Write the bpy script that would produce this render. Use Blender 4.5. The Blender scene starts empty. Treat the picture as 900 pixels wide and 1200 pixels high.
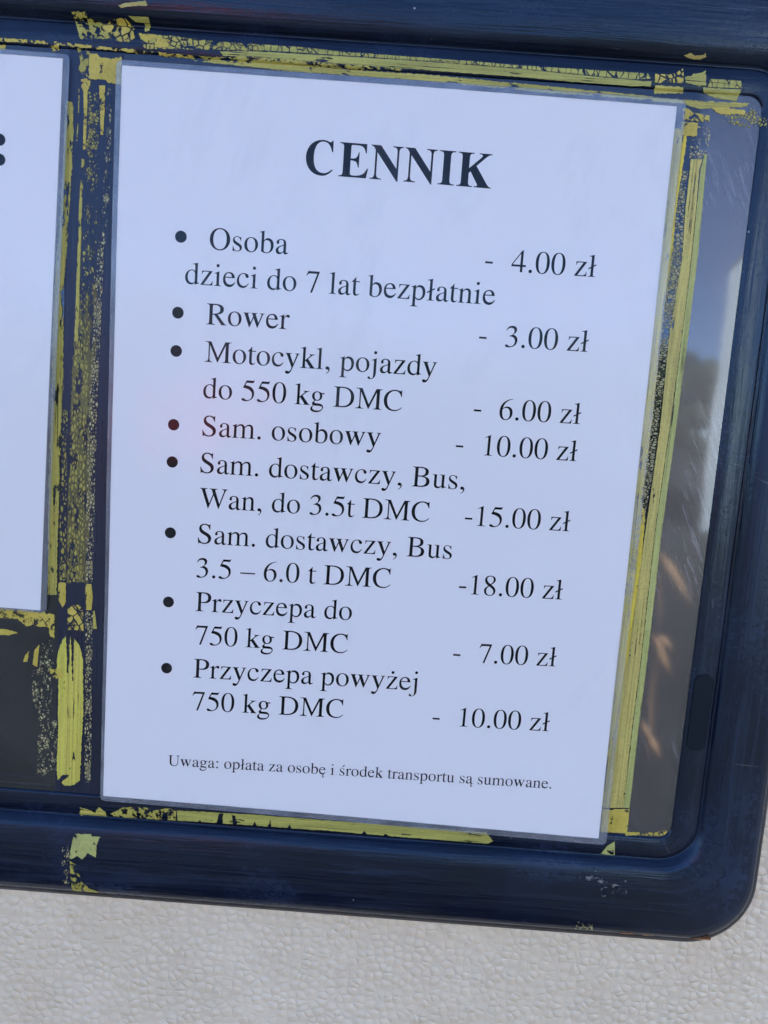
import bpy, bmesh, math, random
from statistics import NormalDist
from mathutils import Vector, Matrix, noise
from mathutils.geometry import tessellate_polygon
R = math.radians
sc = bpy.context.scene
col = sc.collection
random.seed(7)
# All flat data below is in millimetres on the window: x right, y up, z out of the window towards the viewer.
# The window hangs upright: board (x, y, z) -> world (x, -z, HZ + y).
HZ = 1.45
def W(x, y, z=0.0):
    return Vector((x*.001, -z*.001, HZ + y*.001))

# ---------------------------------------------------------------- camera
cam = bpy.data.cameras.new('camera')
cam.sensor_fit = 'HORIZONTAL'; cam.sensor_width = 36.0; cam.lens = 36.0
cam.clip_start = .01; cam.clip_end = 3000
co = bpy.data.objects.new('camera', cam); col.objects.link(co)
co.matrix_world = Matrix(((0.997294, -0.073114, 0.007628, 0.008062), (0.016688, 0.124112, -0.992128, -0.310033), (0.071592, 0.989571, 0.124997, 1.473534), (0, 0, 0, 1)))
sc.camera = co

# ---------------------------------------------------------------- sky, sun, exposure
SUN_EL, SUN_AZ = 52, 14          # the sun stands behind the panel: the window is in its own shade
w = bpy.data.worlds.new('World'); sc.world = w; w.use_nodes = True
wn = w.node_tree.nodes; wl = w.node_tree.links
sky = wn.new('ShaderNodeTexSky'); sky.sky_type = 'NISHITA'; sky.sun_disc = False
sky.sun_elevation = R(SUN_EL); sky.sun_rotation = R(SUN_AZ)
sky.air_density = .7; sky.dust_density = .0; sky.ozone_density = 5.0; sky.altitude = 2500
tint = wn.new('ShaderNodeMix'); tint.data_type = 'RGBA'; tint.blend_type = 'MULTIPLY'; tint.inputs[0].default_value = 1
wl.new(sky.outputs[0], tint.inputs[6]); tint.inputs[7].default_value = (1.15, .955, .86, 1)
wl.new(tint.outputs[2], wn['Background'].inputs[0]); wn['Background'].inputs[1].default_value = .085
sun = bpy.data.lights.new('sun', 'SUN'); sun.energy = 5.0; sun.angle = R(.5); sun.color = (1, .94, .85)
so = bpy.data.objects.new('sun', sun); col.objects.link(so)
so.rotation_euler = (R(-(90-SUN_EL)), 0, R(-SUN_AZ)); so.location = (0, 3, 5)
vs = sc.view_settings; vs.view_transform = 'Standard'; vs.look = 'None'; vs.gamma = 1; vs.exposure = 3.2
sc.cycles.max_bounces = 10; sc.cycles.transparent_max_bounces = 16

# ---------------------------------------------------------------- material helpers
class NT:
    def __init__(s, name):
        s.m = bpy.data.materials.new(name); s.m.use_nodes = True
        s.t = s.m.node_tree; s.t.nodes.clear()
        s.out = s.n('ShaderNodeOutputMaterial')
        tcn = s.n('ShaderNodeTexCoord'); s.tc = tcn.outputs['Object']; s.tcuv = tcn.outputs['UV']
    def n(s, kind, **kw):
        nd = s.t.nodes.new(kind)
        for k, v in kw.items(): setattr(nd, k, v)
        return nd
    def set(s, sock, v):
        if hasattr(v, 'is_output'): s.t.links.new(v, sock)
        else: sock.default_value = v
    def map(s, scale=(1, 1, 1), loc=(0, 0, 0), rot=(0, 0, 0), vec=None):
        nd = s.n('ShaderNodeMapping'); s.set(nd.inputs[0], vec or s.tc)
        nd.inputs['Scale'].default_value = scale; nd.inputs['Location'].default_value = loc; nd.inputs['Rotation'].default_value = rot
        return nd.outputs[0]
    def noise(s, scale, vec=None, detail=3, rough=.55, dist=0):
        nd = s.n('ShaderNodeTexNoise'); s.set(nd.inputs['Vector'], vec or s.tc)
        nd.inputs['Scale'].default_value = scale; nd.inputs['Detail'].default_value = detail
        nd.inputs['Roughness'].default_value = rough; nd.inputs['Distortion'].default_value = dist
        return nd.outputs['Fac']
    def voro(s, scale, vec=None, feature='DISTANCE_TO_EDGE', rnd=1, out='Distance', smooth=None):
        nd = s.n('ShaderNodeTexVoronoi', feature=feature); s.set(nd.inputs['Vector'], vec or s.tc)
        nd.inputs['Scale'].default_value = scale; nd.inputs['Randomness'].default_value = rnd
        if smooth is not None: nd.inputs['Smoothness'].default_value = smooth
        return nd.outputs[out]
    def math(s, op, a, b=0.0, c=0.0, clamp=False):
        nd = s.n('ShaderNodeMath', operation=op, use_clamp=clamp)
        s.set(nd.inputs[0], a); s.set(nd.inputs[1], b); s.set(nd.inputs[2], c)
        return nd.outputs[0]
    def sepx(s):
        nd = s.n('ShaderNodeSeparateXYZ'); s.set(nd.inputs[0], s.tc); return nd.outputs[0]
    def ramp(s, f, a, b, lo=0.0, hi=1.0, kind='LINEAR'):
        nd = s.n('ShaderNodeMapRange', interpolation_type=kind); s.set(nd.inputs[0], f)
        nd.inputs[1].default_value = a; nd.inputs[2].default_value = b; nd.inputs[3].default_value = lo; nd.inputs[4].default_value = hi
        return nd.outputs[0]
    def mix(s, f, a, b):
        nd = s.n('ShaderNodeMix', data_type='RGBA'); s.set(nd.inputs[0], f)
        s.set(nd.inputs[6], a if hasattr(a, 'is_output') else (*a, 1)); s.set(nd.inputs[7], b if hasattr(b, 'is_output') else (*b, 1))
        return nd.outputs[2]
    def bump(s, h, strength, dist):
        nd = s.n('ShaderNodeBump'); s.set(nd.inputs['Height'], h)
        nd.inputs['Strength'].default_value = strength; nd.inputs['Distance'].default_value = dist
        return nd.outputs[0]
    def bsdf(s, **kw):
        nd = s.n('ShaderNodeBsdfPrincipled')
        for k, v in kw.items():
            k = k.replace('_', ' ')
            if isinstance(v, tuple) and len(v) == 3 and k != 'Normal': v = (*v, 1)
            s.set(nd.inputs[k], v)
        return nd.outputs[0]
    def mixs(s, f, a, b):
        nd = s.n('ShaderNodeMixShader'); s.set(nd.inputs[0], f); s.t.links.new(a, nd.inputs[1]); s.t.links.new(b, nd.inputs[2])
        return nd.outputs[0]
    def done(s, sh):
        s.t.links.new(sh, s.out.inputs[0]); return s.m

def mat_paint():
    n = NT('navy_gloss_paint')
    uv = n.tcuv
    brush = n.noise(1, n.map((16, 950, 1), vec=uv), 4, .65)            # brush strokes along the rails
    broad = n.noise(1, n.map((9, 170, 1), vec=uv), 3, .6, .3)
    cloud = n.noise(26, None, 4, .6)
    fine = n.noise(420, None, 3, .6)
    c = n.mix(n.ramp(cloud, .35, .7), (.002, .0032, .0095), (.0038, .0075, .022))
    dust = n.math('MULTIPLY', n.ramp(n.math('MULTIPLY', brush, broad), .27, .46), n.ramp(n.noise(11, None, 3), .38, .66), clamp=True)
    dust = n.math('MAXIMUM', dust, n.math('MULTIPLY', n.ramp(cloud, .52, .74), n.ramp(fine, .35, .7)), clamp=True)
    c = n.mix(n.math('MULTIPLY', dust, .28), c, (.035, .062, .14))
    scr = n.ramp(n.voro(26, n.map((.5, 1.6, 1), rot=(0, .5, 0))), .0, .006, 1, 0)
    scr = n.math('MULTIPLY', scr, n.ramp(n.noise(35), .62, .7))
    c = n.mix(n.math('MULTIPLY', scr, .45), c, (.25, .26, .28))
    spk = n.math('MULTIPLY', n.ramp(n.voro(240, None, 'F1'), .06, .11, 1, 0), n.ramp(n.noise(60), .63, .67))
    c = n.mix(spk, c, (.3, .3, .3))
    rough = n.math('ADD', n.ramp(broad, .3, .7, .14, .34), n.math('MULTIPLY', dust, .28))
    h = n.math('ADD', n.math('ADD', n.math('MULTIPLY', brush, .22), n.math('MULTIPLY', broad, .8)), n.math('MULTIPLY', fine, .12))
    return n.done(n.bsdf(Base_Color=c, Roughness=rough, Specular_IOR_Level=.48, Specular_Tint=(.5, .74, 1.0), Normal=n.bump(h, .5, .0013)))

def mat_bar():
    n = NT('navy_painted_bar')
    streak = n.noise(1, n.map((700, 1, 30)), 4, .65)
    c = n.mix(n.ramp(n.noise(40, n.map((1, 1, .4)), 4), .35, .7), (.006, .0075, .018), (.012, .016, .034))
    c = n.mix(n.ramp(streak, .58, .74, 0, .5), c, (.05, .06, .08))
    return n.done(n.bsdf(Base_Color=c, Roughness=n.ramp(streak, .3, .7, .22, .45), Specular_IOR_Level=.5, Specular_Tint=(.62, .8, 1.0), Normal=n.bump(streak, .25, .0006)))

def mat_rubber():
    n = NT('black_rubber')
    c = n.mix(n.ramp(n.noise(120), .4, .7), (.008, .009, .012), (.03, .033, .04))
    return n.done(n.bsdf(Base_Color=c, Roughness=.5))

def mat_pad():
    n = NT('dark_plastic')
    sp = n.ramp(n.voro(300, None, 'F1'), .05, .09, 1, 0)
    sp = n.math('MULTIPLY', sp, n.ramp(n.noise(160), .62, .66))
    return n.done(n.bsdf(Base_Color=n.mix(sp, (.002, .003, .007), (.4, .4, .4)), Roughness=.5, Specular_IOR_Level=.25, Specular_Tint=(.5, .74, 1.0)))

def mat_pane():
    n = NT('tinted_acrylic')
    # dirt film, swirl scratches and a fresnel reflection over a brown tint that lets the inside show
    swirl = n.noise(9, None, 2, .5, 1.2)
    v = n.map((1, 1, .07), vec=n.map(rot=(0, R(26), 0)))
    scr = n.ramp(n.noise(620, v, 3, .7, .2), .52, .62)
    patch = n.ramp(n.noise(19, n.map((1, 1, .45)), 3), .36, .56)
    bare = n.ramp(n.math('ADD', n.sepx(), n.math('MULTIPLY', n.noise(25), .004)), .272, .277)     # the strip right of the tape was never covered: it is scoured
    dirt = n.math('ADD', n.math('MULTIPLY', n.math('MULTIPLY', n.math('MULTIPLY', scr, bare), patch), .2), n.ramp(n.noise(30, None, 5, .65), .3, .8, .006, .03))
    dirt = n.math('ADD', dirt, n.math('MULTIPLY', bare, .012))
    speck = n.ramp(n.voro(85, None, 'F1'), .03, .06, 1, 0)
    speck = n.math('MULTIPLY', speck, n.ramp(n.noise(55), .60, .64))
    dirt = n.math('ADD', dirt, n.math('MULTIPLY', speck, .4), clamp=True)
    tr = n.n('ShaderNodeBsdfTransparent'); tr.inputs[0].default_value = (.33, .27, .27, 1)
    df = n.n('ShaderNodeBsdfDiffuse'); df.inputs[0].default_value = (.62, .62, .66, 1)
    gl = n.n('ShaderNodeBsdfGlossy'); gl.inputs['Roughness'].default_value = .045; gl.inputs[0].default_value = (.52, .68, .86, 1)
    n.set(gl.inputs['Normal'], n.bump(n.noise(14, None, 2), .05, .003))
    g2 = n.n('ShaderNodeBsdfGlossy'); g2.inputs['Roughness'].default_value = .32
    fr = n.n('ShaderNodeFresnel'); fr.inputs[0].default_value = 1.75
    s = n.mixs(dirt, tr.outputs[0], df.outputs[0])
    s = n.mixs(n.math('MULTIPLY', bare, .05), s, g2.outputs[0])
    return n.done(n.mixs(fr.outputs[0], s, gl.outputs[0]))

def mat_paper():
    n = NT('white_office_paper')
    c = n.mix(n.noise(900, None, 2), (.84, .825, .815), (.87, .855, .845))
    return n.done(n.bsdf(Base_Color=c, Roughness=.6, Specular_IOR_Level=.2))

def mat_ink():
    n = NT('black_toner')
    return n.done(n.bsdf(Base_Color=n.mix(n.noise(700), (.004, .004, .006), (.007, .007, .010)), Roughness=.8, Specular_IOR_Level=0.0))

def mat_film():
    n = NT('clear_laminate')
    tr = n.n('ShaderNodeBsdfTransparent'); tr.inputs[0].default_value = (.97, .975, .98, 1)
    df = n.n('ShaderNodeBsdfDiffuse'); df.inputs[0].default_value = (.75, .8, .86, 1)
    gl = n.n('ShaderNodeBsdfGlossy'); gl.inputs[0].default_value = (.78, .9, 1, 1)
    n.set(gl.inputs['Roughness'], n.ramp(n.noise(28, None, 4), .35, .7, .10, .26))
    h = n.math('ADD', n.noise(11, None, 2), n.math('MULTIPLY', n.math('MULTIPLY', n.noise(170, None, 4, .65), n.ramp(n.noise(17, None, 3), .5, .64)), .16))
    n.set(gl.inputs['Normal'], n.bump(h, .22, .006))
    fr = n.n('ShaderNodeFresnel'); fr.inputs[0].default_value = 1.25
    s = n.mixs(n.math('ADD', .001, n.math('MULTIPLY', n.ramp(n.noise(14, n.map((1, 1, .6)), 5, .7, .6), .54, .74), .03)), tr.outputs[0], df.outputs[0])
    return n.done(n.mixs(fr.outputs[0], s, gl.outputs[0]))

def mat_rim():
    n = NT('milky_pouch_edge')
    tr = n.n('ShaderNodeBsdfTransparent'); tr.inputs[0].default_value = (.9, .93, .96, 1)
    df = n.n('ShaderNodeBsdfDiffuse'); df.inputs[0].default_value = (.66, .74, .84, 1)
    gl = n.n('ShaderNodeBsdfGlossy'); gl.inputs['Roughness'].default_value = .2
    f = n.ramp(n.noise(70, None, 4), .3, .75, .04, .17)
    s = n.mixs(f, tr.outputs[0], df.outputs[0])
    fr = n.n('ShaderNodeFresnel'); fr.inputs[0].default_value = 1.5
    return n.done(n.mixs(fr.outputs[0], s, gl.outputs[0]))

def mat_tape(name, a, b, cell=0, crack=.1, wear=0.0, grain=0.0, along=(1, 1, 1), wsc=260, streak=None, seed=0.0):
    """aged adhesive tape: colour a..b, cracked in cells (cell = cells per metre), wear = share flaked away"""
    n = NT(name)
    base = n.map((1, 1, 1), (seed, seed*.7, seed*1.3))
    c = n.mix(n.ramp(n.noise(75, n.map(along, (seed,)*3), 4, .6), .34, .68), a, b)
    c = n.mix(n.ramp(n.noise(190, n.map(tuple(q*(.5 if q < 1 else 1) for q in along), (seed*1.9,)*3), 5, .7), .48, .72, 0, .5), c, tuple(x*.62 for x in a))
    c = n.mix(n.ramp(n.noise(950, base, 2), .45, .8, 0, .38), c, tuple(x*.45 for x in a))
    stain = n.ramp(n.noise(240, base, 3, .6), .66, .76, 0, .55)
    c = n.mix(stain, c, (.16, .13, .05))
    if grain:
        c = n.mix(n.ramp(n.voro(grain, base), .02, .14, .4, 0), c, (.12, .11, .045))
    alpha = None
    if streak:                                    # fine tears that run with the strip
        sn = n.noise(1, n.map(tuple(26 if q == 'l' else 1500 for q in streak), (seed*.31,)*3), 4, .6)
        sp_ = n.noise(38, n.map((1, 1, 1), (seed*1.7,)*3), 4, .6)
        c = n.mix(n.ramp(sn, .5, .66, 0, .6), c, tuple(x*.5 for x in a))
        c = n.mix(n.ramp(sn, .47, .36, 0, .35), c, tuple(min(1, x*1.3) for x in b))
        alpha = n.math('SUBTRACT', 1, n.math('GREATER_THAN', n.math('MULTIPLY', n.ramp(sn, .48, .64), n.ramp(sp_, .44, .62)), .55))
    if cell:
        warp = n.n('ShaderNodeVectorMath', operation='ADD')
        nz = n.n('ShaderNodeTexNoise'); nz.inputs['Scale'].default_value = cell*.9; n.set(nz.inputs['Vector'], base)
        off = n.n('ShaderNodeVectorMath', operation='SCALE'); n.set(off.inputs[0], nz.outputs['Color']); off.inputs['Scale'].default_value = .5/cell
        n.set(warp.inputs[0], base); n.set(warp.inputs[1], off.outputs[0])
        mp = n.map(along, vec=warp.outputs[0])
        d = n.voro(cell, mp)
        wid = n.ramp(n.noise(cell*.22, base, 3), .3, .7, crack*.35, crack*1.7)
        k = n.math('GREATER_THAN', d, wid)
        alpha = k if alpha is None else n.math('MULTIPLY', alpha, k)
        c = n.mix(n.ramp(d, crack*.6, crack*2.2, .6, 0), c, (.09, .085, .03))
    if wear > 0:
        wn_ = n.noise(wsc, n.map(along, (seed*2.1,)*3), 5, .68)
        k = n.math('GREATER_THAN', wn_, .5 + .085*NormalDist().inv_cdf(wear))
        alpha = k if alpha is None else n.math('MULTIPLY', alpha, k)
    nb = n.bump(n.math('ADD', n.noise(500, base, 3), n.noise(60, base, 2)), .35, .0006)
    kw = dict(Base_Color=c, Roughness=.46, Specular_IOR_Level=.4, Normal=nb)
    if alpha is not None: kw['Alpha'] = alpha
    return n.done(n.bsdf(**kw))

def mat_panel():
    n = NT('pebbled_white_laminate')
    v = n.map((1, 1, 1.12))
    warp = n.n('ShaderNodeVectorMath', operation='ADD')
    nz = n.n('ShaderNodeTexNoise'); nz.inputs['Scale'].default_value = 160; n.set(nz.inputs['Vector'], v)
    off = n.n('ShaderNodeVectorMath', operation='SCALE'); n.set(off.inputs[0], nz.outputs['Color']); off.inputs['Scale'].default_value = .0020
    n.set(warp.inputs[0], v); n.set(warp.inputs[1], off.outputs[0])
    edge = n.voro(232, warp.outputs[0], 'DISTANCE_TO_EDGE', .8)
    dome = n.voro(232, warp.outputs[0], 'F1', .8)
    h = n.math('ADD', n.ramp(edge, -.1, .2, 0, .25, 'SMOOTHSTEP'), n.ramp(dome, .0, .66, .75, 0, 'SMOOTHSTEP'))
    h = n.math('MULTIPLY', h, n.ramp(n.noise(75, None, 3), .32, .66, .55, 1))
    big = n.noise(16, None, 4, .6)
    dirt = n.ramp(n.noise(48, None, 5, .7), .5, .78, 0, .5)
    c = n.mix(n.ramp(big, .35, .7), (.62, .535, .385), (.69, .605, .455))
    c = n.mix(dirt, c, (.50, .40, .28))
    c = n.mix(n.ramp(n.noise(7, None, 3, .6), .52, .72, 0, .45), c, (.60, .48, .33))
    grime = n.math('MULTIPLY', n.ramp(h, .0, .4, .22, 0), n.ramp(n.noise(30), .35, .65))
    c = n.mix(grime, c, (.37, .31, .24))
    hh = n.math('ADD', h, n.math('MULTIPLY', n.noise(700, None, 3), .12))
    return n.done(n.bsdf(Base_Color=c, Roughness=n.ramp(big, .3, .7, .2, .36), Specular_IOR_Level=.5, Normal=n.bump(hh, .72, .0014)))

def mat_plain(name, a, b, scale, rough=.8, along=(1, 1, 1)):
    n = NT(name)
    return n.done(n.bsdf(Base_Color=n.mix(n.ramp(n.noise(scale, n.map(along), 5, .6), .3, .7), a, b), Roughness=rough))

M = dict(paint=mat_paint(), rubber=mat_rubber(), bar=mat_bar(), pad=mat_pad(), pane=mat_pane(), paper=mat_paper(), ink=mat_ink(), film=mat_film(), rim=mat_rim(),
         panel=mat_panel(),
         lining=mat_plain('dark_inner_lining', (.02, .018, .018), (.04, .034, .032), 20),
         curtain=mat_plain('brown_curtain_cloth', (.30, .20, .16), (.42, .29, .24), 90, .7, (1, 1, .2)),
         ground=mat_plain('grey_paved_ground', (.016, .016, .015), (.03, .028, .025), 3),
         house=mat_plain('white_render', (.74, .72, .68), (.8, .78, .75), 6), roof=mat_plain('dark_roof_tiles', (.10, .06, .05), (.16, .09, .07), 12),
         signred=mat_plain('red_sign_paint', (.90, .07, .10), (.92, .09, .12), 8, .5), steel=mat_plain('grey_galvanised_steel', (.3, .3, .31), (.4, .4, .41), 30, .5),
         dryleaf=mat_plain('dry_leaf', (.62, .30, .13), (.78, .46, .24), 40, .6),
         leaf=mat_plain('dark_foliage', (.02, .032, .012), (.04, .055, .02), 1.5),
         rust=mat_plain('rusted_steel', (.28, .11, .03), (.5, .26, .1), 400))
YEL = ((.50, .40, .055), (.60, .48, .09)); OLV = ((.38, .345, .065), (.50, .44, .09)); GRN = ((.37, .36, .08), (.46, .44, .10))
BRT = ((.66, .53, .03), (.74, .60, .06)); PAL = ((.50, .46, .22), (.60, .54, .28)); LIM = ((.36, .40, .11), (.45, .46, .15))
def T(cols, **k):
    cols = tuple(tuple(x*.88 for x in c) for c in cols)
    return mat_tape('aged_tape_film', *cols, **k)
M.update(
    t_green=T(GRN, wear=.10, along=(.25, 1, 1), streak='lxx', seed=1), t_pale=T(GRN, cell=420, crack=.035, wear=.08, along=(1.0, 1, .35), streak='lxx', seed=2),
    t_olive=T(OLV, wear=.17, along=(.3, 1, 1), streak='lxx', seed=3), t_olive_v=T(OLV, wear=.2, along=(1, 1, .25), wsc=300, streak='xxl', seed=4),
    t_yellow=T(YEL, wear=.12, seed=5), t_yellow_cr=T(YEL, cell=300, crack=.05, wear=.2, seed=6),
    t_grain=T(((.50, .44, .11), (.62, .53, .14)), grain=1500, wear=.04, along=(1, 1, .3), streak='xxl', seed=7), t_edge=T(LIM, wear=.03, along=(1, 1, .2), streak='xxl', seed=8),
    t_bright=T(BRT, wear=.10, along=(1, 1, .3), streak='xxl', seed=9), t_main=T(((.62, .54, .10), (.52, .52, .07)), wear=.07, along=(1, 1, .2), streak='xxl', seed=10),
    t_crk=T(OLV, cell=430, crack=.075, wear=.16, seed=11), t_smear=T(((.09, .085, .03), (.17, .155, .05)), wear=.42, along=(1, 1, .22), wsc=330, seed=25), t_fine=T(OLV, cell=950, crack=.17, wear=.10, along=(1, 1, .4), wsc=420, seed=22), t_finer=T(PAL, cell=1250, crack=.17, wear=.1, along=(1, 1, .5), wsc=520, seed=23), t_scuff=T(((.12, .13, .15), (.2, .2, .2)), wear=.78, along=(.5, 1, 1), wsc=520, seed=24), t_crk_big=T(YEL, cell=260, crack=.07, wear=.18, seed=12),
    t_crk_dense=T(OLV, cell=800, crack=.15, wear=.36, wsc=300, seed=13), t_crk_pale=T(PAL, cell=850, crack=.16, wear=.36, wsc=380, seed=14),
    t_dark=T(((.34, .33, .18), (.46, .43, .2)), cell=950, crack=.12, wear=.08, along=(.6, 1, 1), wsc=300, seed=15),
    t_sparse=T(OLV, cell=900, crack=.16, wear=.58, along=(1, 1, .5), wsc=480, seed=16), t_flake=T(PAL, cell=1100, crack=.14, wear=.66, along=(1, 1, .6), wsc=560, seed=17),
    t_scrap=T(((.42, .36, .10), (.5, .42, .14)), wear=.05, seed=18), t_lime=T(LIM, wear=.1, wsc=300, seed=19),
    t_ragged=T(OLV, wear=.44, wsc=420, seed=20), t_rag_y=T(YEL, wear=.36, wsc=380, seed=21))

# ---------------------------------------------------------------- object helpers
def link_mesh(name, verts, faces, mat, parent=None, loc=None, smooth=False):
    loc = Vector(loc) if loc is not None else Vector((0, 0, 0))
    me = bpy.data.meshes.new(name)
    me.from_pydata([tuple(Vector(v) - loc) for v in verts], [], faces); me.update()
    me.materials.append(mat)
    if smooth:
        for p in me.polygons: p.use_smooth = True
    o = bpy.data.objects.new(name, me); col.objects.link(o)
    if parent is not None: o.parent = parent
    else: o.location = loc
    return o
def tag(o, label, cat, group=None, kind=None):
    if label: o['label'] = label
    if cat: o['category'] = cat
    if group: o['group'] = group
    if kind: o['kind'] = kind
    return o
def thing(name, loc, label, cat, group=None):
    o = bpy.data.objects.new(name, None); col.objects.link(o); o.location = loc; o.empty_display_size = .02
    return tag(o, label, cat, group)
def part(name, verts, faces, mat, root, smooth=False):       # verts in world space; the part hangs on its thing
    base = root
    loc = Vector((0, 0, 0))
    while base is not None: loc += base.location; base = base.parent
    return link_mesh(name, verts, faces, mat, root, loc, smooth)
def prism(poly, z0, z1):
    """closed slab over a flat outline (mm), between heights z0 (back) and z1 (front)"""
    n = len(poly)
    tri = tessellate_polygon([[Vector((x, y, 0)) for x, y in poly]])
    zt = z1 if callable(z1) else (lambda x, y: z1)
    zb = z0 if callable(z0) else (lambda x, y: z0)
    v = [W(x, y, zt(x, y)) for x, y in poly] + [W(x, y, zb(x, y)) for x, y in poly]
    f = [t for t in tri] + [tuple(i+n for i in reversed(t)) for t in tri]
    f += [(i, (i+1) % n, n+(i+1) % n, n+i) for i in range(n)]
    return v, f
def fix_normals(o):
    bm = bmesh.new(); bm.from_mesh(o.data); bmesh.ops.recalc_face_normals(bm, faces=bm.faces); bm.to_mesh(o.data); bm.free()
    return o
def ragged(poly, step, amp, seed):
    out = []; n = len(poly)
    for i in range(n):
        a = Vector(poly[i]); b = Vector(poly[(i+1) % n]); L = (b-a).length
        k = max(1, int(L/step)); nrm = Vector((-(b-a).y, (b-a).x)) / max(L, 1e-6)
        for j in range(k):
            p = a.lerp(b, j/k)
            q = p + nrm * amp * (noise.noise((p.x*.9+seed, p.y*.9, seed*3.1))*1.1 + noise.noise((p.x*2.7, p.y*2.7+seed, seed))*.7)
            out.append((q.x, q.y))
    return out
def rrect(x0, y0, x1, y1, r, n=14):
    pts = []
    for cx, cy, a0 in ((x1-r, y1-r, 0), (x0+r, y1-r, 90), (x0+r, y0+r, 180), (x1-r, y0+r, 270)):
        for k in range(n+1):
            a = R(a0 + 90*k/n); pts.append((cx + r*math.cos(a), cy + r*math.sin(a)))
    return pts

# ---------------------------------------------------------------- the panel, the window, what lies behind it
OX0, OX1, OY0, OY1 = -450.0, 138.3, -147.6, 153.6            # clear opening of the window
hole = rrect(OX0-30, OY0-30, OX1+30, OY1+30, 20)
def ring_faces(n, a, b): return [(a+i, a+(i+1) % n, b+(i+1) % n, b+i) for i in range(n)]
outer = rrect(OX0-700, -950, OX1+700, 850, 10)
n_ = len(hole)
v = [W(x, y, -10) for x, y in hole] + [W(x, y, -10) for x, y in outer] + [W(x, y, -40) for x, y in outer] + [W(x, y, -40) for x, y in hole]
f = ring_faces(n_, 0, n_) + ring_faces(n_, n_, 2*n_) + ring_faces(n_, 2*n_, 3*n_) + ring_faces(n_, 3*n_, 0)
o = fix_normals(link_mesh('wall_panel', v, f, M['panel'], None, W(-150, -950, -10)))
tag(o, 'off-white pebbled wall panel under and beside the navy window frame', 'wall panel')

win = thing('window', W((OX0+OX1)/2, OY0-52, -10), 'navy painted window with rounded corners and a tinted pane set in the pebbled wall', 'window')
# rail profile: offset from the opening at the sides / top and bottom, corner radius, height
PROF = [(-.2, -.2, 5.5, -4.5), (0, 0, 5.8, -1.95), (.3, .3, 6, -1.4), (.9, .9, 6.5, -1.15), (5, 4.4, 10, -1.15), (10.3, 8.6, 15.4, -1.3), (11.0, 9.2, 16, -1.7),
        (11.5, 9.7, 16.4, -2.5), (12.0, 10.3, 16.8, -2.5), (12.5, 10.9, 17.2, -1.7), (13.2, 11.7, 17.8, -.5), (14.4, 13.2, 18.7, .7), (16.2, 15.4, 19.8, 1.5), (18.4, 18.2, 21, 1.9),
        (22, 22.5, 22.2, 2.25), (26, 27.5, 23.4, 2.45), (30, 33, 24.6, 2.4), (33.4, 38, 25.6, 2.1), (35.4, 41.2, 26.2, 1.5), (36.6, 43.2, 26.6, .7), (37.4, 44.6, 26.8, -.5), (38.0, 45.6, 27, -1.9), (38.3, 46.2, 27.2, -3.2)]
def sweep(name, prof, mat, root):
    v = []; n = None
    for dx, dy, r, z in prof:
        pts = rrect(OX0-dx, OY0-dy, OX1+dx, OY1+dy, r, 16)
        # extra points along the straights keep the quads short
        full = []
        for i, p in enumerate(pts):
            q = pts[(i+1) % len(pts)]; full.append(p)
            if i % 17 == 16:
                for k in range(1, 24): full.append((p[0]+(q[0]-p[0])*k/24, p[1]+(q[1]-p[1])*k/24))
        n = len(full)
        for x, y in full:
            wv = (noise.noise((x*.013, y*.013, 1.7))*.35) if z > -1 else 0
            v.append(W(x, y, z+wv))
    f = []
    for k in range(len(prof)-1): f += ring_faces(n, k*n, (k+1)*n)
    o = fix_normals(part(name, v, f, mat, root, True))
    uvl = o.data.uv_layers.new(name='UVMap'); run = [0.0]
    mid = v[(len(prof)//2)*n:(len(prof)//2+1)*n]
    for i in range(n): run.append(run[-1] + (mid[(i+1) % n]-mid[i]).length)
    acc = [0.0]
    for k in range(1, len(prof)): acc.append(acc[-1] + .001*math.hypot((prof[k][0]+prof[k][1]-prof[k-1][0]-prof[k-1][1])/2, prof[k][3]-prof[k-1][3]))
    for p in o.data.polygons:
        wrap = any(o.data.loops[l].vertex_index % n == n-1 for l in p.loop_indices) and any(o.data.loops[l].vertex_index % n == 0 for l in p.loop_indices)
        for l in p.loop_indices:
            vi = o.data.loops[l].vertex_index; k = vi % n
            uvl.data[l].uv = (run[n] if (wrap and k == 0) else run[k], acc[vi//n])
    return o
sweep('frame', PROF, M['paint'], win)
sweep('rubber_seal', [(38.3, 45.8, 27, -3.4), (39.8, 47.4, 28, -3.5), (40.6, 48.6, 28.6, -4.4), (40.8, 49.0, 28.8, -5.6), (41.5, 49.8, 29, -6.0), (42.2, 50.8, 29.5, -6.8), (42.4, 51.2, 29.6, -10.3)], M['rubber'], win)
pv, pf = prism(rrect(OX0-4, OY0-4, OX1+4, OY1+4, 6), -5.0, -2.0)
pane = part('pane', pv, pf, M['pane'], win); fix_normals(pane)
v, f = prism([(-127.5, OY0+.1), (-106.3, OY0+.1), (-106.3, OY1-.1), (-127.5, OY1-.1)], -2.02, -1.8)
fix_normals(part('centre_bar', v, f, M['bar'], win))
pdv, pdf = prism(rrect(*(139.9, -107.0, 147.8, -74.0), 3.2), -1.6, -.5)
pad = part('latch_pad', pdv, pdf, M['pad'], win); fix_normals(pad)
bv = pad.modifiers.new('bevel', 'BEVEL'); bv.width = .0007; bv.segments = 3
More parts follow.
